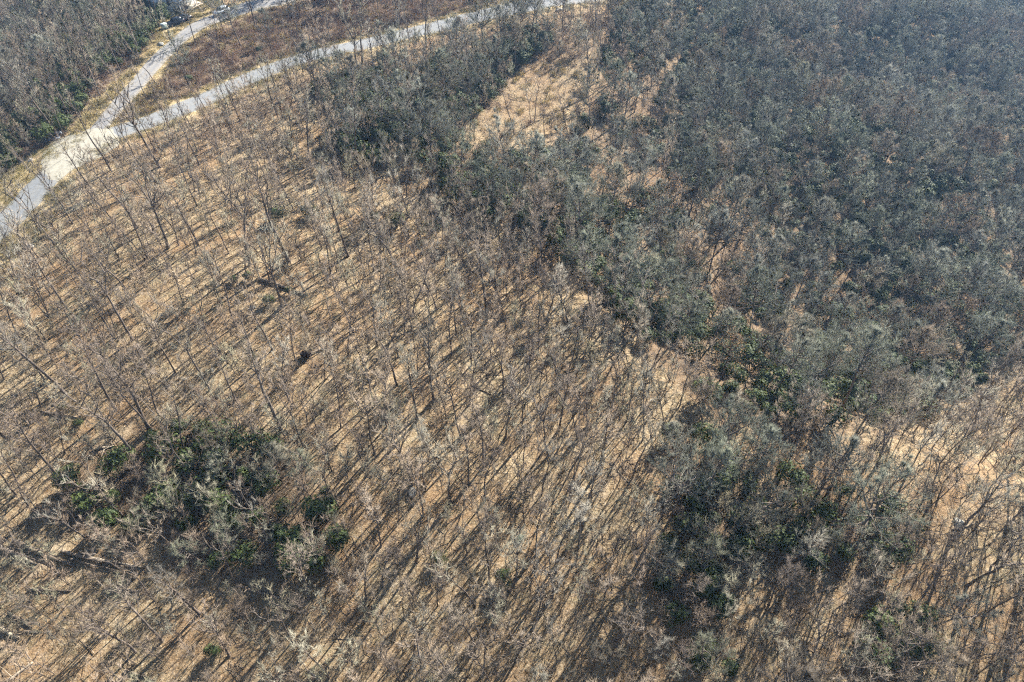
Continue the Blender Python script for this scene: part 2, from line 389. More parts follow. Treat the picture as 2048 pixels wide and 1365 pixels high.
for z, wgt in ((Z_DRYGRASS, 1.0), (Z_YARD, 1.0), (Z_VERGE, 0.95), (Z_VERGE2, 0.9), (Z_CLEAR, 0.08), (Z_BETWEEN, 0.1)):
    grass = np.maximum(grass, in_poly(gpx + jp, gpy + jp, z) * wgt)
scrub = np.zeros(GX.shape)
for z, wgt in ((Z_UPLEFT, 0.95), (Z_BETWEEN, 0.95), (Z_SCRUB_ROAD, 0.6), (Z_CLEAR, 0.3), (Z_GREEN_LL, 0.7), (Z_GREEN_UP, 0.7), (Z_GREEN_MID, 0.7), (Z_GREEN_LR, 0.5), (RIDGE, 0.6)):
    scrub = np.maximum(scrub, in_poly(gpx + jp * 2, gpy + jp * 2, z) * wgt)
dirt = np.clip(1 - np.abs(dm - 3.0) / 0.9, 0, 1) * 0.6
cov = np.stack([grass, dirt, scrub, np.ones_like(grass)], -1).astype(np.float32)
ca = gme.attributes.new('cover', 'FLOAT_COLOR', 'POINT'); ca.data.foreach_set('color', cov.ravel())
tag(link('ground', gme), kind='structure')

# ------------------------------------------------------------------ tree meshes
def bent(p0, d, L, n, up, wander):
    P = [np.array(p0, float)]; d = unit(d)
    for _ in range(n):
        d = unit(d + np.array([0, 0, up]) + rng.normal(size=3) * wander); P.append(P[-1] + d * L / n)
    return np.array(P)

def gen_tree(H, R, clear, tr, limbs, subs, twigs, forks=1, leaf=0, stems=1, sway=0.03, shape='round', twig_r=0.014, up=0.16, wob=0.12):
    """a bare broadleaf tree: trunk geometry and crown geometry (limbs, branches, twigs)."""
    T, C = Geo(), Geo(); leaders = []
    for s in range(stems):
        a = rng.uniform(0, 6.28); tilt = 0.02 + (0.16 if stems > 1 else 0) * rng.uniform(0.7, 1.2)
        p0 = np.array([math.cos(a), math.sin(a), 0]) * (0.25 if stems > 1 else 0) - [0, 0, 0.4]
        hs = H * (1 if s == 0 else rng.uniform(0.75, 0.95)); rr = tr * (1 if s == 0 else 0.75)
        ft = rng.uniform(0.38, 0.6) if forks > 1 else 0.97
        P = bent(p0, (math.cos(a) * tilt, math.sin(a) * tilt, 1), hs * ft + 0.4, 9, 0.02, sway)
        rad = rr * np.interp(np.linspace(0, 1, 10), [0, 0.06, 0.5, 1], [1.55, 1.05, 0.8, 0.62 if forks > 1 else 0.07])
        T.tube(P, rad, 7)
        if forks > 1:
            for f in range(forks):
                b = a + f * 6.28 / forks + rng.uniform(-0.5, 0.5); o = rng.uniform(0.28, 0.5)
                Q = bent(P[-1], (math.cos(b) * o, math.sin(b) * o, 1), hs * (1 - ft) * rng.uniform(0.9, 1.1), 6, 0.04, 0.07)
                rq = rr * np.linspace(0.5, 0.05, 7); T.tube(Q, rq, 6); leaders.append((Q, rq, 0.05, hs * (1 - ft)))
            leaders.append((P, rad, clear / ft, hs * ft))
        else: leaders.append((P, rad, clear, hs))
    tb, tt, trr = [], [], []; lc, ld = [], []
    per = max(2, int(limbs / len(leaders)))
    def put_twigs(Q, n, lo, L0):
        t = rng.uniform(lo, 1, n) * (len(Q) - 1); i = np.minimum(t.astype(int), len(Q) - 2); f = (t - i)[:, None]
        base = Q[i] * (1 - f) + Q[i + 1] * f; ax = unit(Q[i + 1] - Q[i])
        d = unit(ax + rng.normal(size=(n, 3)) * 0.62 + [0, 0, 0.35]); L = rng.uniform(0.45, 1.25, n)[:, None] * L0
        tb.append(base); tt.append(base + d * L); trr.append(rng.uniform(0.65, 1.2, n) * twig_r)
    for P, rad, c0, hs in leaders:
        az = rng.uniform(0, 6.28)
        for k in range(per):
            t = c0 + (0.99 - c0) * ((k + rng.uniform(0.1, 0.9)) / per); x = t * (len(P) - 1); i = min(int(x), len(P) - 2)
            p = P[i] + (P[i + 1] - P[i]) * (x - i); az += 2.4 + rng.uniform(-0.5, 0.5)
            rel = (p[2] / H - clear) / max(1e-3, 1 - clear); rel = min(max(rel, 0), 1)
            prof = (math.sqrt(max(0.05, 1 - (1.75 * rel - 0.75) ** 2 * 0.9)) if shape == 'round' else 1.05 - 0.75 * rel)
            L = R * prof * rng.uniform(0.65, 1.1) * 1.15
            el = math.radians(rng.uniform(22, 48) + 28 * rel)
            if shape == 'dome':
                el = math.radians(rng.uniform(8, 40) + 45 * rel ** 1.5); d0 = np.array([math.cos(az) * math.cos(el), math.sin(az) * math.cos(el), math.sin(el)])
                ra = np.array([R, R, H * 0.36]); o_ = (p - [0, 0, H * 0.62]) / ra; q_ = d0 / ra; A_, B_, C_ = q_ @ q_, o_ @ q_, o_ @ o_ - 1
                L = max(0.8, (-B_ + math.sqrt(max(0.0, B_ * B_ - A_ * C_))) / A_) * rng.uniform(0.82, 1.0)
            Q = bent(p, (math.cos(az) * math.cos(el), math.sin(az) * math.cos(el), math.sin(el)), L, 5, up, wob)
            r0 = min(0.11, 0.022 + 0.018 * L) * rng.uniform(0.8, 1.2); C.tube(Q, np.linspace(r0, 0.012, 6), 4, 0)
            put_twigs(Q, int(twigs * 0.8), 0.45, 0.8)
            for j in range(subs):
                x = (rng.uniform(0.22, 0.97) if shape != 'dome' else 0.97 - 0.65 * rng.random() ** 1.6) * 5; i2 = min(int(x), 4); q = Q[i2] + (Q[i2 + 1] - Q[i2]) * (x - i2)
                ax = unit(Q[i2 + 1] - Q[i2]); d = unit(ax + rng.normal(size=3) * 0.75 + [0, 0, 0.3])
                S = bent(q, d, L * rng.uniform(0.22, 0.5), 2, 0.15, 0.15); C.tube(S, [0.028, 0.02, 0.01], 3, 1)
                put_twigs(S, twigs, 0.1, 0.75)
                if leaf:
                    n = leaf; t2 = rng.uniform(0.2, 1, n)[:, None]; c = S[0] + (S[2] - S[0]) * t2 + rng.normal(size=(n, 3)) * 0.4
                    lc.append(c); ld.append(unit(rng.normal(size=(n, 3))))
    C.cones(np.concatenate(tb), np.concatenate(tt), np.concatenate(trr), 1)
    if lc:
        c = np.concatenate(lc); d = np.concatenate(ld); C.leaves(c, d, unit(rng.normal(size=c.shape)), 0.17, 0.055, 2)
    return T, C

TREES = {}                       # key -> list of (trunk mesh, crown mesh, height, radius)
SRC = {}
def both(T, C, mats, name):
    G = Geo(); V, F, M = T.arrays(); G.add(V, F, 0); V, F, M = C.arrays()
    o = G.n; G.V.append(V); G.F.append(F + o); G.M.append(M); G.n += len(V)
    return G.mesh(name, mats)

def make_kind(key, n, twigmat, fn):
    TREES[key] = []; c = bpy.data.collections.new('source_' + key); SRC[key] = c
    for i in range(n):
        kw = fn(i); T, C = gen_tree(**kw); mats = [BARK, twigmat, RUST]
        TREES[key].append((T.mesh('trunk', [BARK], True), C.mesh('crown', mats), kw['H'], kw['R']))
        c.objects.link(bpy.data.objects.new('src_%s_%02d' % (key, i), both(T, C, mats, 'tree')))
U = rng.uniform
make_kind('broad', 6, TWIG, lambda i: dict(H=U(17, 20), R=U(3.6, 4.8), clear=U(0.36, 0.5), tr=U(0.2, 0.26), limbs=18, subs=6, twigs=8, forks=(1, 2, 3, 1, 2, 1)[i], sway=0.05))
make_kind('pole', 10, TWIG, lambda i: dict(H=U(13, 17), R=U(2.2, 3.0), clear=U(0.42, 0.58), tr=U(0.09, 0.13), limbs=14, subs=5, twigs=11, twig_r=0.011, forks=(1, 1, 2, 1, 1, 2, 1, 3, 1, 2)[i], sway=U(0.03, 0.085)))
make_kind('clump', 2, TWIG, lambda i: dict(H=U(14, 16), R=U(2.6, 3.2), clear=U(0.4, 0.5), tr=U(0.1, 0.13), limbs=22, subs=4, twigs=8, stems=3 + i, sway=0.04))
make_kind('sparse', 8, TWIG, lambda i: dict(H=U(15, 18), R=U(2.6, 3.4), clear=U(0.42, 0.55), tr=U(0.13, 0.18), limbs=12, subs=4, twigs=6, forks=(1, 2, 1, 3, 2, 1, 2, 1)[i], sway=U(0.03, 0.09)))
make_kind('hill', 6, TWIG_HILL, lambda i: dict(H=U(14, 17), R=U(3.8, 4.8), clear=U(0.45, 0.55), tr=U(0.15, 0.21), limbs=30, subs=7, twigs=17, forks=(1, 2, 1, 2, 1, 2)[i], twig_r=0.016, shape='dome', up=0.05, wob=0.07))
make_kind('fuzzy', 4, FUZZ, lambda i: dict(H=U(6, 9), R=U(2.0, 2.8), clear=0.3, tr=U(0.07, 0.1), limbs=22, subs=6, twigs=12, stems=1 + i % 3, shape='dome', up=0.05, wob=0.1, twig_r=0.013))
make_kind('rust', 2, TWIG_HILL, lambda i: dict(H=U(13, 15), R=U(3.2, 3.8), clear=0.32, tr=0.16, limbs=26, subs=6, twigs=11, leaf=9, shape='dome', up=0.05, wob=0.08))
make_kind('sapling', 6, SAPTWIG, lambda i: dict(H=U(4.5, 8), R=U(1.3, 2.1), clear=U(0.2, 0.35), tr=U(0.035, 0.06), limbs=13, subs=4, twigs=8, stems=(1, 2, 1, 3, 1, 2)[i], twig_r=0.009))

# evergreen shrubs (rhododendron-like), with stems and whorls of leathery leaves
SHRUB = []; SRC['shrub'] = bpy.data.collections.new('source_shrub')
for i in range(5):
    S, L = Geo(), Geo(); R = U(1.6, 2.4); Hh = U(2.2, 3.8)
    lobes = [(np.array([math.cos(a) * R * 0.5, math.sin(a) * R * 0.5, Hh * U(0.45, 0.72)]), R * U(0.5, 0.7), Hh * U(0.28, 0.42)) for a in rng.uniform(0, 6.28, 6)]
    lobes.append((np.array([0, 0, Hh * 0.65]), R * 0.65, Hh * 0.38))
    for c, r, h in lobes: S.tube(np.array([[c[0] * 0.12, c[1] * 0.12, -0.3], [c[0] * 0.5, c[1] * 0.6, c[2] * 0.4], c]), [0.06, 0.045, 0.02], 4)
    for c, r, h in lobes:
        n = 95; d = unit(rng.normal(size=(n, 3)) + [0, 0, 0.35]); q = c + d * np.array([r, r, h]) * rng.uniform(0.7, 1.08, (n, 1))
        for k in range(7):
            a = 2 * math.pi * k / 7 + rng.uniform(0, 6.28, n); e1 = unit(np.cross(d, rng.normal(size=(n, 3)))); e2 = np.cross(d, e1)
            out = unit(np.cos(a)[:, None] * e1 + np.sin(a)[:, None] * e2 + d * 0.35 + [0, 0, -0.15])
            L.leaves(q, out, d, rng.uniform(0.15, 0.25, n), 0.042)
    SHRUB.append((S.mesh('stems', [BARK]), L.mesh('foliage', [EVERGREEN]), Hh, R))
    V, F, M = S.arrays(); G = Geo(); G.add(V, F, 0); V, F, M = L.arrays(); G.add(V, F, 1)
    SRC['shrub'].objects.link(bpy.data.objects.new('src_shrub_%02d' % i, G.mesh('shrub', [BARK, EVERGREEN])))

def brush_src(key, n, mat, h, r, stems, per, tr):
    SRC[key] = bpy.data.collections.new('source_' + key)
    for i in range(n):
        G = Geo()
        for s in range(stems):
            a = U(0, 6.28); o = U(0, r * 0.5); d = (math.cos(a) * 0.6, math.sin(a) * 0.6, 1)
            P = bent((math.cos(a) * o, math.sin(a) * o, -0.1), d, h * U(0.6, 1.2), 3, -0.12, 0.2); G.tube(P, np.linspace(tr, tr * 0.4, 4), 3)
            t = rng.uniform(0.25, 1, per) * 3; k = np.minimum(t.astype(int), 2); f = (t - k)[:, None]; b = P[k] * (1 - f) + P[k + 1] * f
            G.cones(b, b + unit(rng.normal(size=(per, 3)) + [0, 0, 0.3]) * rng.uniform(0.25, 0.7, (per, 1)) * h * 0.55, tr * 0.7)
        SRC[key].objects.link(bpy.data.objects.new('src_%s_%02d' % (key, i), G.mesh(key, [mat])))
brush_src('bramble', 4, BRAMBLE, 1.7, 1.3, 16, 12, 0.013)
brush_src('lowbrush', 4, SAPTWIG, 0.9, 0.9, 10, 9, 0.008)

def tuft_src(key, n, mat, h, r, blades, w):
    SRC[key] = bpy.data.collections.new('source_' + key)
    for i in range(n):
        G = Geo(); b = np.c_[rng.normal(size=(blades, 2)) * r * 0.5, np.full(blades, -0.03)]
        d = unit(np.c_[rng.normal(size=(blades, 2)) * 0.45, np.ones(blades)])
        G.leaves(b, d, unit(rng.normal(size=(blades, 3))), rng.uniform(0.5, 1.1, blades) * h, w)
        SRC[key].objects.link(bpy.data.objects.new('src_%s_%02d' % (key, i), G.mesh(key, [mat])))
SRC['debris'] = bpy.data.collections.new('source_debris')
for i in range(5):
    G = Geo()
    for k in range(9):
        a = U(0, 6.28); o = rng.normal(size=2) * 0.9; L = U(0.5, 2.4); P = np.array([[o[0], o[1], 0.03], [o[0] + math.cos(a) * L * 0.5, o[1] + math.sin(a) * L * 0.5, U(0.05, 0.2)], [o[0] + math.cos(a + 0.2) * L, o[1] + math.sin(a + 0.2) * L, 0.04]])
        G.tube(P, [U(0.02, 0.05), 0.025, 0.01], 4); G.cones(P[[1, 1, 2]], P[[1, 1, 2]] + rng.normal(size=(3, 3)) * [0.5, 0.5, 0.15], 0.015)
    SRC['debris'].objects.link(bpy.data.objects.new('src_debris_%02d' % i, G.mesh('debris', [DEADWOOD])))
tuft_src('tallgrass', 3, DRYGRASS, 1.3, 0.8, 60, 0.025)
tuft_src('verge', 3, GREENGRASS, 0.3, 0.7, 70, 0.018)

# ------------------------------------------------------------------ scatter as one object of kind stuff
def scatter(name, label, cat, key, P, S, idx=None, tilt=0.05):
    P = np.asarray(P, np.float32); n = len(P); k = len(SRC[key].objects)
    me = bpy.data.meshes.new(name); me.vertices.add(n); me.vertices.foreach_set('co', P.ravel())
    idx = rng.integers(0, k, n) if idx is None else idx
    rot = np.c_[rng.normal(size=(n, 2)) * tilt, rng.uniform(0, 6.28, n)].astype(np.float32)
    me.attributes.new('pick', 'INT', 'POINT').data.foreach_set('value', np.asarray(idx, np.int32))
    me.attributes.new('turn', 'FLOAT_VECTOR', 'POINT').data.foreach_set('vector', rot.ravel())
    me.attributes.new('size', 'FLOAT', 'POINT').data.foreach_set('value', np.asarray(S, np.float32))
    o = link(name, me); tag(o, label, cat, kind='stuff')
    ng = bpy.data.node_groups.new(name, 'GeometryNodeTree')
    ng.interface.new_socket('Geometry', in_out='INPUT', socket_type='NodeSocketGeometry')
    ng.interface.new_socket('Geometry', in_out='OUTPUT', socket_type='NodeSocketGeometry')
    N = ng.nodes.new; L = ng.links.new
    gi, go = N('NodeGroupInput'), N('NodeGroupOutput')
    ci = N('GeometryNodeCollectionInfo'); ci.inputs['Collection'].default_value = SRC[key]
    ci.inputs['Separate Children'].default_value = True; ci.inputs['Reset Children'].default_value = True
    ip = N('GeometryNodeInstanceOnPoints'); ip.inputs['Pick Instance'].default_value = True
    def attr(nm, ty):
        a = N('GeometryNodeInputNamedAttribute'); a.data_type = ty; a.inputs['Name'].default_value = nm; return a.outputs['Attribute']
    er = N('FunctionNodeEulerToRotation'); L(attr('turn', 'FLOAT_VECTOR'), er.inputs[0])
    L(gi.outputs[0], ip.inputs['Points']); L(ci.outputs[0], ip.inputs['Instance']); L(attr('pick', 'INT'), ip.inputs['Instance Index'])
    L(er.outputs[0], ip.inputs['Rotation']); L(attr('size', 'FLOAT'), ip.inputs['Scale']); L(ip.outputs[0], go.inputs[0])
    md = o.modifiers.new('scatter', 'NODES'); md.node_group = ng
    return o

class Grid:
    def __init__(s, c): s.c = c; s.d = {}
    def near(s, x, y, r):
        i, j = int(x // s.c), int(y // s.c); m = int(r // s.c) + 1
        for a in range(i - m, i + m + 1):
            for b in range(j - m, j + m + 1):
                for (u, v, q) in s.d.get((a, b), ()):
                    if (u - x) ** 2 + (v - y) ** 2 < max(r, q) ** 2: return True
        return False
    def put(s, x, y, q=0): s.d.setdefault((int(x // s.c), int(y // s.c)), []).append((x, y, q))

def candidates(n, margin=(350, 200, 350, 420)):
    """points on the ground, even per square metre, whose foot lies in or round the view."""
    out = []; l, t, r, b = margin
    while sum(map(len, out)) < n:
        x = rng.uniform(-220, 420, 200000); y = rng.uniform(5, 620, 200000); z = ground_z(x, y)
        px, py, f = project(x, y, z); k = (px > -l) & (px < 2048 + r) & (py > -t) & (py < 1365 + b) & (f > 8)
        out.append(np.stack([x, y, z, px, py], 1)[k])
    return np.concatenate(out)[:n]

# ------------------------------------------------------------------ the trees one can tell apart, from the photograph
HERO = [  # foot px, kind, height m
 (39,593,'clump',15),(82,521,'pole',15),(67,536,'pole',14),(136,526,'broad',19),(152,541,'pole',14),(184,463,'pole',13),(226,443,'pole',12),(240,521,'pole',12),(292,516,'clump',16),(337,496,'broad',18),
 (352,466,'pole',14),(357,491,'pole',12),(339,518,'pole',14),(396,491,'pole',15),(392,511,'pole',14),(499,531,'broad',19),(155,641,'broad',18),(97,636,'clump',13),(42,681,'pole',14),(92,681,'pole',13),
 (165,685,'pole',13),(182,680,'pole',12),(232,676,'clump',13),(265,681,'broad',15),(317,673,'pole',12),(417,541,'pole',12),(132,790,'broad',17),(90,767,'pole',13),(80,815,'pole',13),(160,778,'pole',9),
 (167,842,'pole',8),(232,820,'broad',15),(299,862,'broad',17),(306,861,'pole',15),(319,833,'pole',13),(421,780,'broad',19),(137,975,'broad',16),(275,927,'broad',17),(32,990,'broad',16),(57,1012,'pole',12),
 (482,875,'broad',15),(385,960,'broad',15),(563,862,'broad',18),(617,855,'pole',14),(607,895,'broad',17),(682,857,'pole',14),(772,855,'pole',15),(794,770,'broad',16),(732,742,'pole',14),(867,802,'broad',16),
 (834,842,'broad',16),(822,970,'broad',15),(887,947,'pole',14),(850,980,'pole',10),(786,1000,'pole',10),(902,1007,'broad',16),(549,912,'pole',11),(664,942,'pole',11),(972,1000,'pole',13),(578,523,'broad',18),
 (697,513,'broad',16),(674,545,'pole',15),(662,548,'pole',14),(564,613,'broad',16),(615,591,'pole',16),(620,651,'pole',14),(747,543,'pole',13),(884,481,'pole',12),(774,571,'pole',13),(704,661,'pole',14),
 (743,588,'pole',13),(934,546,'pole',13),(972,646,'broad',16),(200,191,'broad',17),(182,197,'broad',18),(165,200,'pole',14),(215,150,'pole',13),(242,145,'pole',14),(272,122,'broad',16),(281,106,'broad',17),
 (257,112,'pole',13),(227,152,'pole',13),(306,74,'pole',14),(319,54,'broad',18),(510,52,'broad',20),(222,341,'broad',17),(320,335,'broad',19),(245,338,'pole',12),(277,328,'broad',14),(400,330,'pole',14),
 (465,272,'pole',13),(430,247,'broad',15),(460,225,'pole',13),(472,218,'pole',13),(337,255,'pole',12),(644,162,'broad',17),(656,164,'pole',16),(672,150,'pole',12),(717,162,'broad',17),(760,150,'broad',17),
 (752,172,'pole',14),(794,180,'broad',15),(853,95,'broad',15),(819,95,'pole',13),(801,107,'pole',14),(784,97,'pole',13),(892,110,'broad',14),(947,200,'broad',17),(562,250,'broad',15),(622,335,'broad',15),
 (624,165,'pole',12),(578,22,'broad',18),(1061,245,'pole',12),(1068,246,'pole',11),(1226,165,'clump',16),(1156,325,'broad',15),(1029,270,'pole',12),(1089,287,'pole',13),(1174,195,'broad',14),(250,1105,'pole',8),
 (229,1108,'pole',8),(217,1263,'broad',10),(271,1305,'broad',11),(246,1285,'pole',8),(324,1283,'broad',11),(399,1228,'broad',12),(459,1313,'broad',11),(102,1240,'pole',8),(472,1170,'pole',11),(175,1295,'pole',8),
 (584,1285,'broad',13),(619,1198,'broad',13),(712,1095,'pole',11),(767,1173,'pole',12),(829,1310,'broad',12),(778,1340,'pole',11),(632,1264,'pole',9),(800,1363,'pole',11),(732,1200,'broad',12),(734,1235,'pole',10),
 (832,1125,'broad',13),(919,1338,'pole',11),(702,1223,'pole',9),(1031,1323,'broad',13),(1164,1058,'broad',14),(1104,1195,'broad',14),(1229,1293,'broad',13),(1044,992,'pole',13),(1196,945,'broad',15),(1264,957,'pole',14),
 (1116,862,'broad',14),(1229,927,'pole',12),(1758,927,'broad',15),(1623,922,'pole',13),(1846,782,'broad',15),(1586,897,'pole',13),(1688,920,'pole',13),(2011,957,'broad',16),(1933,1173,'broad',16),(1818,1228,'pole',13),
 (2031,1230,'broad',15),(1611,1333,'broad',13),(1598,1248,'pole',12),(1666,1223,'pole',13),(1900,1080,'broad',15),(1985,1330,'broad',14),(1880,1330,'pole',12),(500,22,'broad',18),(15,880,'broad',15),(8,760,'pole',13),
 (105,720,'pole',12),(350,745,'pole',12),(520,740,'broad',15),(650,760,'pole',13),(445,610,'pole',11),(545,700,'broad',15),(560,-12,'hill',18),(600,-22,'hill',19),(640,-30,'hill',18),(690,-26,'hill',19),(740,-30,'hill',17),(690,8,'hill',15),(722,14,'hill',15),(748,4,'hill',15),(662,2,'hill',16),(775,12,'hill',13),(1140,-26,'hill',16),(1180,-34,'hill',16),
]
tgrid = Grid(3.0); trees = []            # x, y, z, px, py, kind, variant, scale, hero
for (px, py, kd, h) in HERO:
    if kd not in ('clump', 'hill') and ((px < 620 and rng.random() < 0.6) or (py < 350 and rng.random() < 0.7)): kd = 'sparse'
    p = unproject(px, py); lst = TREES[kd]; v = int(rng.integers(len(lst))); s = h / lst[v][2] * (0.86 if py > 650 and px > 450 else 0.95)
    trees.append((p[0], p[1], p[2], px, py, kd, v, s, True)); tgrid.put(p[0], p[1], 1.4)
cand = candidates(42000)
x, y, z, px, py = cand.T
dmn, _ = dist_line(x, y, MAIN); ddr, dri = dist_line(x, y, DRIVE)
bad = (dmn < 8.5) | (ddr < DRIVE_W[np.minimum(dri, len(DRIVE_W) - 1)] + 1.2)
for zz in (Z_CLEAR, Z_YARD, Z_DRYGRASS, Z_VERGE): bad |= in_poly(px, py, zz)
ridge = in_poly(px, py, RIDGE); gap = in_poly(px, py, Z_GAP); low = in_poly(px, py, Z_LOW); strip = in_poly(px, py, Z_STRIP); dome = in_poly(px, py, [(590, 260), (900, 250), (1000, 330), (1010, 440), (850, 430), (700, 400), (600, 360)]); gmid = in_poly(px, py, Z_GREEN_MID) | in_poly(px, py, Z_GREEN_UP); gll = in_poly(px, py, Z_GREEN_LL); glr = in_poly(px, py, Z_GREEN_LR) | in_poly(px, py, Z_GREEN_BR) | in_poly(px, py, Z_GREEN_BR2); up = in_poly(px, py, Z_UPLEFT); btw = in_poly(px, py, Z_BETWEEN)
for i in np.nonzero(~bad)[0]:
    a, b = px[i], py[i]
    if low[i]: r, kd = 4.0, 'fuzzy'
    elif strip[i]: r, kd = 3.1, ('pole' if rng.random() < 0.65 else 'hill')
    elif gap[i]: r, kd = 3.0, ('pole' if rng.random() < 0.65 else 'hill')
    elif gll[i]: r, kd = 3.2, ('fuzzy' if rng.random() < 0.8 else 'sparse')
    elif glr[i]: r, kd = 3.3, ('fuzzy' if rng.random() < 0.3 else 'hill' if b < 1135 else 'pole')
    elif gmid[i]: r, kd = 4.0, ('hill' if rng.random() < 0.8 else 'fuzzy')
    elif ridge[i]: r, kd = 4.5, ('hill' if rng.random() > 0.14 else 'rust')
    elif up[i]: r, kd = 5.4, ('hill' if rng.random() < 0.35 else 'sparse' if rng.random() < 0.5 else 'broad')
    elif btw[i]: r, kd = 7.0, ('sparse' if rng.random() < 0.6 else 'hill')
    elif a < 560 and b > 330: r, kd = (4.5 if b < 1060 else 4.2), ('pole' if rng.random() < 0.55 else 'sparse')
    elif a < 760: r, kd = 3.8, ('pole' if rng.random() < 0.7 else 'sparse')
    elif dome[i]: r, kd = 5.0, ('hill' if rng.random() < 0.6 else 'pole')
    elif b < 330: r, kd = 5.0, ('sparse' if rng.random() < 0.4 else 'fuzzy' if rng.random() < 0.6 else 'pole')
    elif a > 1350 and b > 850: r, kd = 2.7, ('pole' if rng.random() < 0.9 else 'hill')
    else: r, kd = 2.45, ('pole' if rng.random() < 0.8 else 'sparse')
    if tgrid.near(x[i], y[i], r): continue
    tgrid.put(x[i], y[i]); lst = TREES[kd]; v = int(rng.integers(len(lst))); s = rng.uniform(0.55, 0.9) if kd in ('pole', 'sparse', 'broad') else rng.uniform(0.55, 0.98)
    if kd not in ('hill', 'rust') and rng.random() < 0.07: s *= 1.3
    if low[i]: s *= 0.6
    if b > 1050 and a < 560: s *= 0.85
    trees.append((x[i], y[i], z[i], a, b, kd, v, s, False))

# size in the picture decides which are built one by one
def shown(t):
    X, Y, Z, a, b, kd, v, s, h = t
    H = TREES[kd][v][2] * s; qx, qy, f = project(X, Y, Z + H * 0.7)
    if not (20 < qx < 2028 and 20 < qy < 1345): return -1
    return H * FPX / float(f) + (1000 if h else 0)
order = sorted(range(len(trees)), key=lambda i: -shown(trees[i]))
solo = [trees[i] for i in order if shown(trees[i]) > 0][:300]; solo_ids = set(id(t) for t in solo)
mass = [t for t in trees if id(t) not in solo_ids]

# landmarks that labels lean on
LAND = [((190, 300), 'the pale gravel turnaround'), ((62, 494), 'the white roadside rock'), ((190, 965), 'the small evergreen thicket'), ((450, 1010), 'the big leafy evergreen thicket'), ((170, 1120), 'the crossed fallen trunks'),
        ((566, 576), 'the long dark fallen trunk'), ((822, 985), 'the grey boulder'), ((613, 712), 'the upturned root plate'), ((1040, 220), 'the tan grassy clearing'), ((790, 190), 'the evergreens under the upper road'),
        ((1150, 520), 'the dark evergreen hollow'), ((1600, 1060), 'the evergreen clump on the lower bench'), ((1240, 947), 'the thin pale fallen pole'), ((1040, 1078), 'the dark mossy boulder'), ((360, 15), 'the blue roofed house'),
        ((630, 1350), 'the broken pale snag'), ((1405, 1310), 'the lone evergreen by the bottom edge'), ((1915, 1050), 'the white rocks'), ((327, 630), 'the pale slanting log'), ((208, 897), 'the short pale log'),
        ((560, 440), 'the round dark evergreen bush'), ((520, 1186), 'the log under the thicket'), ((40, 1345), 'the pale log in the bottom corner'), ((1780, 1290), 'the low evergreen patch'), ((250, 170), 'the tall pale grass'),
        ((1118, 22), 'the small white stone by the upper road')]
ORD = ['first', 'second', 'third', 'fourth', 'fifth', 'sixth', 'seventh', 'eighth', 'ninth', 'tenth', 'eleventh', 'twelfth', 'thirteenth', 'fourteenth', 'fifteenth', 'sixteenth', 'seventeenth', 'eighteenth', 'nineteenth', 'twentieth']
def ordinal(n): return ORD[n] if n < 20 else 'twenty-' + ORD[n - 20] if n < 29 else 'thirtieth' if n == 29 else 'thirty-' + ORD[n - 30] if n < 39 else 'fortieth' if n == 39 else 'forty-' + ORD[n - 40] if n < 49 else '%dth' % (n + 1)
rank_used = {}
def rank_labels(items, noun):
    """items: (key, px, py, look). Each label: look + noun + order outwards from a landmark on one side of it."""
    rows = {}
    for k, a, b, look in items:
        d = [math.hypot(a - p[0], (b - p[1]) * 1.25) for p, _ in LAND]; j = int(np.argmin(d)); p = LAND[j][0]
        ang = math.degrees(math.atan2(-(b - p[1]), a - p[0])) % 360
        side = ('right of', 'above right of', 'above', 'above left of', 'left of', 'below left of', 'below', 'below right of')[int((ang + 22.5) // 45) % 8]
        rows.setdefault((look, side, LAND[j][1]), []).append((d[j], k))
    out = {}
    for (look, side, lm), v in rows.items():
        v.sort()
        for n, (_, k) in enumerate(v):
            out[k] = ('%s %s %s %s' % (look, noun, side, lm)) if len(v) == 1 else ('%s %s, %s out %s %s' % (look, noun, ordinal(n), side, lm))
    return out
LOOK = {'broad': 'broad', 'pole': 'slender', 'clump': 'multi-stemmed', 'sparse': 'thin-crowned', 'fuzzy': 'fuzzy grey-green', 'hill': 'round-crowned', 'rust': 'rust-leaved'}
items = []
for n, t in enumerate(solo):
    H = TREES[t[5]][t[6]][2] * t[7]; items.append((n, t[3], t[4], ('tall ' if H > 15.5 else 'short ' if H < 11 else '') + LOOK[t[5]]))
lab = rank_labels(items, 'bare tree')
for n, t in enumerate(solo):
    X, Y, Z, a, b, kd, v, s, h = t; tm, cm, H, R = TREES[kd][v]
    e = link('bare_tree', None, None, (X, Y, Z), float(rng.uniform(0, 6.28))); e.scale = (s, s, s); e.empty_display_size = 0.3
    e.rotation_euler[0] = float(rng.normal() * 0.06); e.rotation_euler[1] = float(rng.normal() * 0.06)
    link('trunk', tm, e); link('crown', cm, e)
    tag(e, lab[n], 'tree', 'bare trees of the winter wood')
for key in ('broad', 'pole', 'clump', 'sparse', 'hill', 'fuzzy', 'rust'):
    pass
# the rest of the wood: one object per look would split it, so all kinds share one source collection
SRC['wood'] = bpy.data.collections.new('source_wood'); offs = {}; k = 0
for key in ('broad', 'pole', 'clump', 'sparse', 'hill', 'fuzzy', 'rust'):
    offs[key] = k
    for o in SRC[key].objects:
        c = bpy.data.objects.new('src_wood_%03d' % k, o.data); SRC['wood'].objects.link(c); k += 1
scatter('bare_forest', 'grey leafless winter wood massed over the far hillside', 'forest', 'wood', [t[:3] for t in mass], [t[7] for t in mass], [offs[t[5]] + t[6] for t in mass], 0.07)
print('trees', len(trees), 'solo', len(solo), 'mass', len(mass))

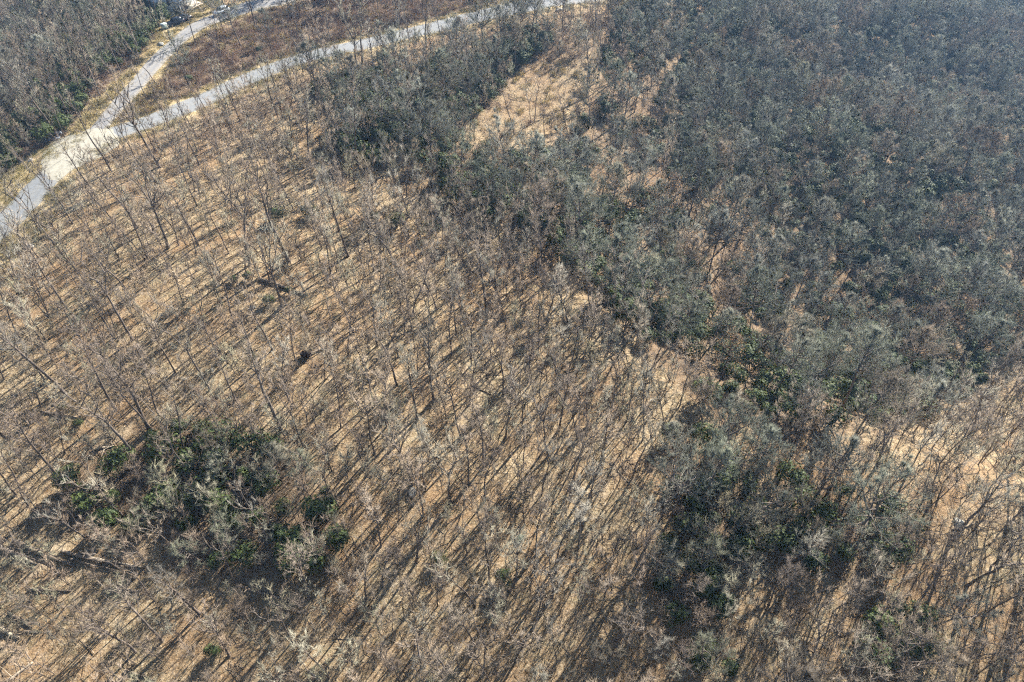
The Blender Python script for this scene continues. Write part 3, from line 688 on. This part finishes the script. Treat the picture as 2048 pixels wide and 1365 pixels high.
# ------------------------------------------------------------------ evergreen shrubs
sgrid = Grid(2.0); shr = []
cand = candidates(60000, (250, 120, 250, 250)); x, y, z, px, py = cand.T
dmn, _ = dist_line(x, y, MAIN); ddr, dri = dist_line(x, y, DRIVE)
dens = np.full(len(x), 0.0)
dens[in_poly(px, py, RIDGE)] = 0.45; dens[in_poly(px, py, Z_UPLEFT)] = 0.5
for zz, d in ((Z_GREEN_LL, 0.62), (Z_GREEN_UP, 0.75), (Z_GREEN_MID, 0.75), (Z_GREEN_LR, 0.5), (Z_GAP, 0.04), (Z_STRIP, 0.12), (Z_GREEN_BR, 0.35), (Z_GREEN_BR2, 0.5)): dens[in_poly(px, py, zz)] = d
far_ = in_poly(px, py, RIDGE) | in_poly(px, py, Z_GREEN_MID) | in_poly(px, py, Z_GREEN_UP)
nz = np.sin(x * 0.13 + 1.3 * np.sin(y * 0.09)) * np.cos(y * 0.11 + 1.7 * np.sin(x * 0.07)) + 0.5 * np.sin(x * 0.31 + y * 0.27)
dens = np.where(dens > 0, dens + 0.35 * nz, 0)
dens[in_poly(px, py, Z_CLEAR) | (dmn < 5) | (ddr < 6)] = 0
for i in np.nonzero(rng.random(len(x)) < dens)[0]:
    if sgrid.near(x[i], y[i], 2.4): continue
    sgrid.put(x[i], y[i]); shr.append((x[i], y[i], z[i], px[i], py[i], int(rng.integers(5)), rng.uniform(0.6, 1.15) * (1.08 if far_[i] else 1)))
LONE = [(560, 440, 1.0), (625, 435, 0.8), (793, 455, 1.0), (745, 440, 0.5), (1405, 1310, 0.8), (128, 820, 0.35), (160, 850, 0.35), (500, 560, 0.5), (470, 565, 0.4), (640, 175, 0.8), (708, 175, 1.1), (1085, 90, 1.1), (1060, 100, 1.0), (655, 990, 0.5),
        (540, 610, 0.5), (430, 1310, 0.5), (880, 1125, 0.5), (1010, 1165, 0.7), (720, 10, 0.9), (580, 590, 0.4), (520, 105, 0.45), (380, 165, 0.5), (860, 470, 0.8), (900, 345, 0.7), (580, 305, 0.7)]
for a, b, s in LONE:
    p = unproject(a, b); shr.append((p[0], p[1], p[2], a, b, int(rng.integers(5)), s))
def sshown(t):
    if not (0 < t[3] < 2048 and 0 < t[4] < 1380): return -1
    return t[6] * FPX / float(project(t[0], t[1], t[2])[2])
order = sorted(range(len(shr)), key=lambda i: -sshown(shr[i])); solo_s = [i for i in order if sshown(shr[i]) > 0][:220]; ss = set(solo_s)
lab = rank_labels([(i, shr[i][3], shr[i][4], 'large' if shr[i][6] > 0.95 else 'small' if shr[i][6] < 0.65 else 'rounded') for i in solo_s], 'evergreen shrub')
for i in solo_s:
    X, Y, Z, a, b, v, s = shr[i]; st, fo, H, R = SHRUB[v]
    e = link('evergreen_shrub', None, None, (X, Y, Z), float(rng.uniform(0, 6.28))); e.scale = (s, s, s * float(rng.uniform(0.85, 1.2))); e.empty_display_size = 0.3
    link('stems', st, e); link('foliage', fo, e); tag(e, lab[i], 'shrub', 'evergreen shrubs under the bare trees')
rest = [t for i, t in enumerate(shr) if i not in ss]
scatter('evergreen_undergrowth', 'dark evergreen undergrowth spread beneath the hillside trees', 'undergrowth', 'shrub', [t[:3] for t in rest], [t[6] for t in rest], [t[5] for t in rest])
print('shrubs', len(shr))

# ------------------------------------------------------------------ saplings
sap = []; pgrid = Grid(2.0)
cand = candidates(30000, (150, 50, 150, 250)); x, y, z, px, py = cand.T
dmn, _ = dist_line(x, y, MAIN); ddr, _ = dist_line(x, y, DRIVE)
bad = (dmn < 8) | (ddr < 8) | in_poly(px, py, Z_BETWEEN) | in_poly(px, py, Z_YARD) | in_poly(px, py, Z_VERGE) | in_poly(px, py, Z_DRYGRASS) | in_poly(px, py, Z_CLEAR) | in_poly(px, py, RIDGE)
for i in np.nonzero(~bad)[0]:
    if pgrid.near(x[i], y[i], 2.4): continue
    pgrid.put(x[i], y[i]); sap.append((x[i], y[i], z[i], px[i], py[i], int(rng.integers(6)), rng.uniform(0.55, 1.1)))
def pshown(t):
    if not (10 < t[3] < 2038 and 40 < t[4] < 1400): return -1
    return t[6] * TREES['sapling'][t[5]][2] * FPX / float(project(t[0], t[1], t[2])[2])
order = sorted(range(len(sap)), key=lambda i: -pshown(sap[i])); solo_p = [i for i in order if pshown(sap[i]) > 0][:280]; ps = set(solo_p)
lab = rank_labels([(i, sap[i][3], sap[i][4], 'twiggy' if TREES['sapling'][sap[i][5]][2] * sap[i][6] > 4.5 else 'small') for i in solo_p], 'leafless sapling')
for i in solo_p:
    X, Y, Z, a, b, v, s = sap[i]; tm, cm, H, R = TREES['sapling'][v]
    e = link('sapling', None, None, (X, Y, Z), float(rng.uniform(0, 6.28))); e.scale = (s, s, s); e.empty_display_size = 0.2
    link('trunk', tm, e); link('crown', cm, e); tag(e, lab[i], 'sapling', 'saplings between the bare trees')
rest = [t for i, t in enumerate(sap) if i not in ps]
scatter('sapling_thicket', 'leafless saplings massed between the farther trees', 'thicket', 'sapling', [t[:3] for t in rest], [t[6] for t in rest], [t[5] for t in rest])
print('saplings', len(sap))

# ------------------------------------------------------------------ brambles, low brush, grasses
cand = candidates(60000, (200, 80, 200, 150)); x, y, z, px, py = cand.T
dmn, _ = dist_line(x, y, MAIN); ddr, dri = dist_line(x, y, DRIVE); hw = DRIVE_W[np.minimum(dri, len(DRIVE_W) - 1)]
off_road = (dmn > 4.0) & (ddr > hw + 1.2)
bd = np.zeros(len(x)); btw_ = in_poly(px, py, Z_BETWEEN) & (dmn > 6) & (ddr > hw + 2.5)
for zz, d in ((Z_SCRUB_ROAD, 0.30), (Z_BETWEEN, 1.4), (Z_UPLEFT, 0.8)): bd[in_poly(px, py, zz)] = d
bd[in_poly(px, py, Z_CLEAR)] = 0.22; bd[in_poly(px, py, [(1060, 40), (1230, 25), (1260, 100), (1150, 135), (1080, 120)])] = 0.6
bd = bd * (1 + 0.6 * np.sin(x * 0.35 + np.sin(y * 0.3)) * np.cos(y * 0.28)); yard = in_poly(px, py, Z_VERGE) | in_poly(px, py, Z_YARD) | in_poly(px, py, Z_DRYGRASS)
k = (rng.random(len(x)) < bd) & off_road & ~yard
k &= rng.random(len(x)) < 0.9
bx = cand[k][:, :3]; kb = btw_[k]; ex = np.repeat(bx[kb], 2, 0)[rng.random(2 * kb.sum()) < 0.7]; ex[:, :2] += rng.normal(size=(len(ex), 2)) * 0.9; ex[:, 2] = ground_z(ex[:, 0], ex[:, 1]); bx = np.vstack([bx, ex])
scatter('bramble_thicket', 'purple brown bramble scrub tangled on the banks beside the roads', 'brambles', 'bramble', bx, rng.uniform(0.4, 0.95, len(bx)), None, 0.15)
k2 = off_road & ~yard & ~in_poly(px, py, Z_CLEAR) & (rng.random(len(x)) < np.where(in_poly(px, py, RIDGE), 0.3, 0.32) * (1 + 0.9 * nz[:len(x)]))
scatter('low_brush', 'low twiggy brush sprouting through the leaf litter', 'brush', 'lowbrush', cand[k2][:, :3], rng.uniform(0.5, 1.4, k2.sum()), None, 0.15)
kd_ = off_road & ~yard & ~in_poly(px, py, RIDGE) & (rng.random(len(x)) < 0.22)
scatter('fallen_sticks', 'dead sticks strewn over the leaf litter', 'sticks', 'debris', cand[kd_][:, :3], rng.uniform(0.6, 1.3, kd_.sum()), None, 0.05)
tallg = in_poly(px, py, Z_DRYGRASS) | in_poly(px, py, [(270, 235), (250, 205), (320, 170), (350, 195), (330, 222)]) | (in_poly(px, py, Z_CLEAR) & (rng.random(len(x)) < 0.15)) | (in_poly(px, py, Z_BETWEEN) & (rng.random(len(x)) < 0.12))
k3 = tallg & off_road
xs = np.repeat(cand[k3][:, :3], 3, 0); xs[:, :2] += rng.normal(size=(len(xs), 2)) * 0.5; xs[:, 2] = ground_z(xs[:, 0], xs[:, 1])
scatter('dry_grass', 'tall pale dry grass standing beside the gravel drive', 'grass', 'tallgrass', xs, rng.uniform(0.4, 1.0, len(xs)), None, 0.12)
vg = ((dmn > 3.1) & (dmn < 6.2)) | ((ddr > hw + 0.2) & (ddr < hw + 3.0)) | in_poly(px, py, Z_YARD) | in_poly(px, py, Z_VERGE) | in_poly(px, py, Z_VERGE2)
k4 = vg & (dmn > 3.0) & (ddr > hw + 0.1)
xs = np.repeat(cand[k4][:, :3], 5, 0); xs[:, :2] += rng.normal(size=(len(xs), 2)) * 0.6; xs[:, 2] = ground_z(xs[:, 0], xs[:, 1])
scatter('verge_grass', 'short yellow green grass on the road verges and yard', 'grass', 'verge', xs, rng.uniform(0.5, 1.2, len(xs)), None, 0.1)
print('brush', k.sum(), k2.sum(), 'grass', k3.sum() * 3, len(xs))

# ------------------------------------------------------------------ fallen logs
def log(p, q, r, mat, label, name='fallen_log', stubs=5, lift=0.0, root=False):
    A, B = unproject(*p), unproject(*q); n = 9; t = np.linspace(0, 1, n)[:, None]; P = A * (1 - t) + B * t
    P[:, :2] += np.cumsum(rng.normal(size=(n, 2)) * 0.06, 0); P[:, 2] = np.maximum(P[:, 2], ground_z(P[:, 0], P[:, 1])) + r * 0.7 + lift * t[:, 0]
    base = P[0].copy(); e = link(name, None, None, base); G = Geo(); G.tube(P - base, np.linspace(r * 1.1, r * 0.55, n), 9, 0, True)
    link('log', G.mesh('log', [mat], True), e)
    for s in range(stubs):
        k = rng.integers(2, n - 1); d = unit(np.array([rng.normal(), rng.normal(), abs(rng.normal()) * 0.7 + 0.2])); L = rng.uniform(0.6, 2.2)
        Q = bent(P[k] - base, d, L, 3, -0.05, 0.15); H = Geo(); H.tube(Q, np.linspace(r * 0.3, 0.015, 4), 5); H.cones(Q[[1, 2, 3, 2]], Q[[1, 2, 3, 2]] + rng.normal(size=(4, 3)) * 0.5, 0.02); link('branch', H.mesh('branch', [mat]), e)
    tag(e, label, 'log', 'fallen trunks on the leaf litter'); return e
D, W = DEADWOOD, PALEWOOD
LOGS = [((0, 1094), (73, 1126), 0.24, W, 'pale fallen trunk entering at the edge beside the crossed fallen trunks'), ((28, 1083), (152, 1134), 0.34, D, 'thickest brown trunk among the crossed fallen trunks'), ((122, 1104), (246, 1136), 0.26, D, 'fallen brown trunk lying in the middle of the crossed fallen trunks'),
 ((180, 1117), (288, 1133), 0.2, W, 'fallen grey trunk ending beside the sunny leaf patch'), ((140, 1118), (248, 1140), 0.16, D, 'thin dark trunk under the crossed fallen trunks'), ((205, 1134), (248, 1104), 0.1, W, 'thin pale pole lying across the crossed fallen trunks'), ((60, 1179), (142, 1184), 0.2, D, 'brown fallen trunk lying level below the crossed fallen trunks'),
 ((212, 1179), (280, 1189), 0.26, D, 'short thick fallen log below the pole crossing'), ((0, 1256), (44, 1271), 0.3, W, 'pale fallen trunk at the edge above the corner log'), ((18, 1226), (62, 1256), 0.24, D, 'brown fallen trunk beside the pale edge trunk'), ((40, 1265), (78, 1266), 0.16, D, 'short dark log touching the pale edge trunk'),
 ((14, 1364), (66, 1328), 0.22, W, 'pale log slanting across the bottom corner'), ((472, 1173), (568, 1201), 0.24, D, 'brown log lying below the big evergreen thicket'), ((520, 561), (614, 592), 0.36, D, 'long dark fallen trunk below the two broad roadside trees'), ((307, 649), (348, 611), 0.2, W, 'pale slanting log on open leaf litter'),
 ((187, 900), (231, 893), 0.2, W, 'short pale log above the small evergreen thicket'), ((82, 825), (152, 838), 0.2, D, 'grey log lying near the small dark shrubs'), ((1219, 927), (1260, 968), 0.11, W, 'thin pale fallen pole on the bare middle slope'), ((975, 620), (1000, 655), 0.12, D, 'thin dark fallen pole beside a broad tree'), ((745, 548), (778, 530), 0.14, W, 'pale stick-thin log between slender trees'),
 ((940, 770), (985, 790), 0.14, D, 'dark slim log lying on the middle slope'), ((1905, 1062), (1950, 1048), 0.16, W, 'pale log beside the white rocks'), ((250, 1340), (310, 1362), 0.18, D, 'brown log half buried near the bottom edge'), ((700, 1010), (735, 1000), 0.12, D, 'slim log right of the big evergreen thicket')]
for (p, q, r, m, l) in LOGS: log(p, q, r * 0.8, m, l)
# broken snag near the bottom edge
p = unproject(622, 1362); e = link('broken_snag', None, None, p); G = Geo(); P = bent((0, 0, -0.3), (0.1, 0.1, 1), 2.6, 5, 0, 0.06); G.tube(P, np.linspace(0.26, 0.17, 6), 8, 0, True); link('trunk', G.mesh('snag', [DEADWOOD], True), e)
G = Geo(); Q = bent(P[-1], (0.9, -0.6, 0.25), 3.0, 5, -0.12, 0.1); G.tube(Q, np.linspace(0.12, 0.04, 6), 6); link('branch', G.mesh('branch', [PALEWOOD], True), e)
G = Geo(); Q = bent(P[-2], (-0.8, 0.4, 0.3), 2.2, 4, 0.02, 0.15); G.tube(Q, np.linspace(0.09, 0.02, 5), 6); link('branch', G.mesh('branch', [DEADWOOD], True), e)
tag(e, 'broken snag with a pale snapped limb near the bottom edge', 'snag')
# upturned root plate
p = unproject(613, 716); e = link('root_plate', None, None, p); e.scale = (0.7, 0.7, 0.7); G = Geo(); n = 22
th = np.linspace(0, 2 * np.pi, n, endpoint=False); rr = 0.95 + rng.normal(size=n) * 0.16
ring = np.stack([np.cos(th) * rr * 1.1, np.full(n, 0.1), 0.6 + np.sin(th) * rr * 0.85], 1)
V = np.vstack([ring, ring + [0, 0.45, 0.05], [[0, -0.15, 0.6]], [[0, 0.7, 0.65]]]); F = []
for i in range(n):
    j = (i + 1) % n; F += [(i, j, 2 * n), (i, n + j, j), (i, n + i, n + j), (n + i, 2 * n + 1, n + j)]
G.add(V, F); link('soil_plate', G.mesh('soil_plate', [simple('dark_soil', (0.06, 0.04, 0.03), 0.95, 0.1, 0.5, 3)]), e)
for i in range(9):
    a = U(0, 6.28); G = Geo(); Q = bent((math.cos(a) * 0.8, 0.2, 0.6 + math.sin(a) * 0.6), (math.cos(a), U(-0.6, 0.2), math.sin(a)), U(0.5, 1.1), 3, 0, 0.25); G.tube(Q, [0.06, 0.045, 0.03, 0.01], 5); link('root', G.mesh('root', [DEADWOOD]), e)
G = Geo(); Q = np.array([[0.1, 0.4, 0.55], [1.6, 1.4, 0.4], [3.4, 2.4, 0.3], [5.2, 3.3, 0.2]]); Q[:, 2] += [0, 0, 0, 0]; G.tube(Q, [0.24, 0.2, 0.15, 0.1], 8, 0, True); link('trunk', G.mesh('trunk', [DEADWOOD], True), e)
tag(e, 'dark upturned root plate with a short fallen stem', 'root plate')

# ------------------------------------------------------------------ rocks
def rock(px, py, r, mat, label, name='boulder', flat=0.7):
    p = unproject(px, py); import bmesh
    bm = bmesh.new(); bmesh.ops.create_icosphere(bm, subdivisions=3, radius=1)
    o3 = rng.uniform(0, 9, 3)
    for v in bm.verts:
        c = v.co; f = 1 + 0.22 * math.sin(c.x * 2.3 + o3[0]) * math.cos(c.y * 2.1 + o3[1]) + 0.12 * math.sin(c.z * 4.1 + c.x * 3 + o3[2]) + rng.normal() * 0.02
        q = c * f; v.co = (q.x * r * 1.15, q.y * r * 0.9, max(q.z, -0.45) * r * flat)
    me = bpy.data.meshes.new(name); bm.to_mesh(me); bm.free(); me.materials.append(mat)
    o = link(name, me, None, (p[0], p[1], p[2] + r * flat * 0.25), float(U(0, 6))); return tag(o, label, 'rock')
rock(824, 986, 0.6, ROCK, 'grey boulder at the foot of a broad tree')
rock(1040, 1078, 0.5, MOSSROCK, 'dark mossy boulder beside a long trunk shadow')
rock(62, 494, 0.55, PALEROCK, 'white rock on the grass verge of the lower road')
rock(322, 90, 0.65, PALEROCK, 'pale boulder on the lawn beside the drive')
rock(62, 322, 0.45, PALEROCK, 'small white stone left of the gravel turnaround')
rock(1118, 22, 0.8, PALEROCK, 'small white stone on the tan verge of the upper road')
rock(1916, 1047, 0.55, PALEROCK, 'upper white rock on the lower bench')
rock(1912, 1069, 0.5, PALEROCK, 'lower white rock on the lower bench')
rock(505, 617, 0.4, ROCK, 'small dark stone below the long dark fallen trunk')
rock(977, 155, 0.4, PALEROCK, 'small pale stone among the evergreens by the clearing')

# pale stone outfall in the ditch behind the turnaround
p = unproject(112, 274); e = link('stone_outfall', None, None, (p[0], p[1], p[2]))
PS = simple('shade_blue_stone', (0.30, 0.35, 0.42), 0.5, 0.5, 0.25, 1.5)  # pale stone with the blue cast of shade painted into its colour
for i in range(18):
    G = Geo(); c = np.array([U(-1.7, 1.2), U(-1.2, 1.2), 0]); c[2] = float(ground_z(p[0] + c[0], p[1] + c[1])) - p[2]
    th = np.linspace(0, 6.28, 7, endpoint=False); r = U(0.25, 0.55); top = np.stack([np.cos(th) * r, np.sin(th) * r * U(0.6, 1), np.full(7, U(0.15, 0.35))], 1); bot = top * [1.25, 1.25, 0] - [0, 0, 0.15]
    F = [(0, j, j + 1) for j in range(1, 6)] + [t for j in range(7) for t in ((j, 7 + j, 7 + (j + 1) % 7), (j, 7 + (j + 1) % 7, (j + 1) % 7))]
    G.add(np.vstack([top, bot]) + c, F); link('stone', G.mesh('stone', [PS]), e)
tag(e, 'pale stones with painted-in blue shade lining the shaded ditch behind the turnaround', 'stones')

# ------------------------------------------------------------------ house, cars and yard things
WHITE = simple('white_paint', (0.8, 0.8, 0.78), 0.5, 0.4); ROOFM = simple('blue_metal_roof', (0.16, 0.25, 0.33), 0.4, 0.5, 0.15, 0.6); DECK = simple('deck_wood', (0.42, 0.36, 0.28), 0.8, 0.2, 0.2, 2)
SIDING = simple('pale_siding', (0.55, 0.60, 0.62), 0.7, 0.3); GLASS = simple('window_glass', (0.03, 0.04, 0.05), 0.08, 0.6); BRICK = simple('red_brick', (0.36, 0.13, 0.08), 0.85, 0.2, 0.3, 4)
BLACKP = simple('black_car_paint', (0.015, 0.017, 0.022), 0.25, 0.6); SILVER = simple('silver_car_paint', (0.62, 0.65, 0.64), 0.3, 0.6, 0, 1, 0.3); RUBBER = simple('rubber', (0.02, 0.02, 0.02), 0.8, 0.2); CHROME = simple('rim_metal', (0.5, 0.5, 0.5), 0.3, 0.5, 0, 1, 0.9)
LAMP = simple('lamp_glass', (0.75, 0.75, 0.72), 0.2, 0.5); REDL = simple('tail_lamp', (0.4, 0.02, 0.02), 0.2, 0.5)

def boxpart(name, lo, hi, mat, parent):
    G = Geo(); G.box(lo, hi); return link(name, G.mesh(name, [mat]), parent)
def house(px, py, rz):
    p = unproject(px, py); e = link('house', None, None, (p[0], p[1], float(p[2])), rz)
    w, d, h, rh = 6.0, 4.2, 4.6, 2.6
    boxpart('wall', (-w, -d, -1.0), (w, d, h), SIDING, e)
    for s in (-1, 1):
        G = Geo(); o = 0.7; V = [(-w - o, s * (d + o), h - 0.3), (w + o, s * (d + o), h - 0.3), (w + o, 0, h + rh), (-w - o, 0, h + rh)]; V += [(a, b, c - 0.18) for a, b, c in V]
        Q = [(0, 1, 2, 3), (4, 7, 6, 5), (0, 4, 5, 1), (1, 5, 6, 2), (3, 2, 6, 7), (0, 3, 7, 4)]; G.add(V, [t for q in Q for t in ((q[0], q[1], q[2]), (q[0], q[2], q[3]))])
        rf = link('roof_slope', G.mesh('roof', [ROOFM]), e)
        for k in range(13):
            x0 = -w - o + 0.15 + k * 1.1; G = Geo(); G.tube(np.array([[x0, s * (d + o), h - 0.27], [x0, s * 0.1, h + rh + 0.01]]), [0.05, 0.05], 4); link('seam', G.mesh('seam', [ROOFM]), rf)
        boxpart('fascia', (-w - o, s * (d + o) - 0.06 + 0.08 * s, h - 0.62), (w + o, s * (d + o) + 0.06 + 0.08 * s, h - 0.28), WHITE, e)
    for s in (-1, 1):
        G = Geo(); G.add([(s * w, -d, h), (s * w, d, h), (s * w, 0, h + rh - 0.2), (s * (w - 0.2), -d, h), (s * (w - 0.2), d, h), (s * (w - 0.2), 0, h + rh - 0.2)], [(0, 1, 2), (3, 5, 4)]); link('gable', G.mesh('gable', [SIDING]), e)
    boxpart('chimney', (-2.6, 0.6, h + 1), (-1.6, 1.5, h + rh + 1.2), BRICK, e)
    for x0 in (-4.2, -1.6, 1.2, 3.8):
        f = boxpart('window', (x0 - 0.6, -d - 0.05, 1.6), (x0 + 0.6, -d + 0.05, 3.2), WHITE, e); boxpart('pane', (x0 - 0.5, -d - 0.07, 1.7), (x0 + 0.5, -d - 0.02, 3.1), GLASS, f)
    # covered porch on the road side
    boxpart('porch_roof', (-3.8, -d - 3.4, 2.75), (4.2, -d - 0.75, 2.95), WHITE, e); boxpart('deck', (-3.6, -d - 3.2, -0.6), (4.0, -d - 0.01, 0.35), DECK, e)
    for x0 in (-3.4, -0.9, 1.5, 3.8): boxpart('porch_post', (x0 - 0.08, -d - 3.2, 0.352), (x0 + 0.08, -d - 3.04, 2.745), WHITE, e)
    return tag(e, 'house with blue grey metal roof and pale porch above the drive', 'house')
house(346, 8, math.radians(60))

def car(px, py, rz, paint, label):
    p = unproject(px, py); e = link('parked_car', None, None, (p[0], p[1], p[2] + 0.06), rz)
    L, Wd = 2.3, 0.92
    prof = [(-L, 0.38), (-L, 0.78), (-2.15, 0.95), (-1.2, 1.02), (-0.75, 1.05), (1.9, 1.05), (2.22, 0.98), (L, 0.7), (L, 0.36)]
    def extrude(prof, ws, name, mat, par):
        G = Geo(); n = len(prof); V = [(x, -w, z) for (x, z), w in zip(prof, ws)] + [(x, w, z) for (x, z), w in zip(prof, ws)]; F = []
        for i in range(n):
            j = (i + 1) % n; F += [(i, j, n + j), (i, n + j, n + i)]
        F += [(0, i + 1, i) for i in range(1, n - 1)] + [(n, n + i, n + i + 1) for i in range(1, n - 1)]
        G.add(V, F); return link(name, G.mesh(name, [mat]), par)
    body = extrude(prof, [0.84, 0.9, 0.88, 0.88, 0.88, 0.9, 0.88, 0.88, 0.84], 'body', paint, e)
    cab = [(-0.78, 1.04), (-0.2, 1.6), (1.55, 1.62), (2.05, 1.04)]
    extrude(cab, [0.84, 0.7, 0.7, 0.82], 'window_band', GLASS, e)
    roof = [(-0.22, 1.585), (-0.1, 1.66), (1.5, 1.68), (1.62, 1.6)]
    extrude(roof, [0.73, 0.68, 0.68, 0.73], 'roof', paint, e)
    for (a, b) in ((-0.8, -0.2), (0.45, 0.5), (1.5, 2.05)):
        for s in (-1, 1):
            G = Geo(); G.tube(np.array([[a, s * 0.85, 1.03], [b, s * 0.72, 1.6]]), [0.045, 0.04], 4); link('pillar', G.mesh('pillar', [paint]), e)
    for x0 in (-1.45, 1.4):
        for s in (-1, 1):
            G = Geo(); th = np.linspace(0, 6.28, 15)[:-1]; c = np.array([x0, s * 0.8, 0.3])
            a = np.stack([np.cos(th) * 0.34, np.full(14, -0.11), np.sin(th) * 0.34], 1) + c; b = a + [0, 0.22, 0]
            G.add(np.vstack([a, b]), [t for i in range(14) for t in ((i, (i + 1) % 14, 14 + (i + 1) % 14), (i, 14 + (i + 1) % 14, 14 + i))] + [(0, i + 1, i) for i in range(1, 13)] + [(14, 14 + i, 15 + i) for i in range(1, 13)])
            w = link('wheel', G.mesh('wheel', [RUBBER]), e); G = Geo(); q = np.vstack([np.stack([np.cos(th) * 0.2, np.full(14, s * 0.12), np.sin(th) * 0.2], 1) + c, c + [0, s * 0.125, 0]]); G.add(q, [(i, (i + 1) % 14, 14) for i in range(14)]); link('rim', G.mesh('rim', [CHROME]), w)
    for s in (-1, 1):
        boxpart('headlight', (-L - 0.02, s * 0.66 - 0.16, 0.62), (-L + 0.1, s * 0.66 + 0.16, 0.78), LAMP, e); boxpart('tail_light', (L - 0.08, s * 0.72 - 0.1, 0.62), (L + 0.02, s * 0.72 + 0.1, 0.9), REDL, e)
    return tag(e, label, 'car')
car(367, 44, math.radians(58), BLACKP, 'dark car parked in the shade below the house porch')
car(444, 28, math.radians(60), SILVER, 'silver car parked at the edge of the gravel drive')
car(352, 50, math.radians(50), BLACKP, 'added dark car filling in the shadow on the lawn edge beside the house')  # extra car, put in so its black bulk fills out the shadow
# utility box on the lawn
p = unproject(330, 58); e = link('utility_box', None, None, p, 0.5); boxpart('cabinet', (-0.7, -0.5, -0.1), (0.7, 0.5, 1.2), simple('green_grey_paint', (0.38, 0.47, 0.44), 0.5, 0.4), e)
boxpart('lid', (-0.76, -0.56, 1.202), (0.76, 0.56, 1.3), simple('pale_green_lid', (0.6, 0.7, 0.66), 0.5, 0.4), e); tag(e, 'pale green utility box standing on the lawn', 'utility box')

# ------------------------------------------------------------------ haze: closed box of even air round the whole scene
G = Geo(); G.box((-1480, -1480, -160), (1480, 1480, 75)); hz = link('haze', G.mesh('haze', []))
hm = bpy.data.materials.new('haze_air'); hm.use_nodes = True; nt = hm.node_tree; nt.nodes.clear()
pv = nt.nodes.new('ShaderNodeVolumePrincipled'); pv.inputs['Color'].default_value = (0.34, 0.6, 1.0, 1); pv.inputs['Density'].default_value = 0.00019; pv.inputs['Anisotropy'].default_value = 0.25
om = nt.nodes.new('ShaderNodeOutputMaterial'); nt.links.new(pv.outputs[0], om.inputs['Volume']); hz.data.materials.append(hm); tag(hz, kind='stuff')
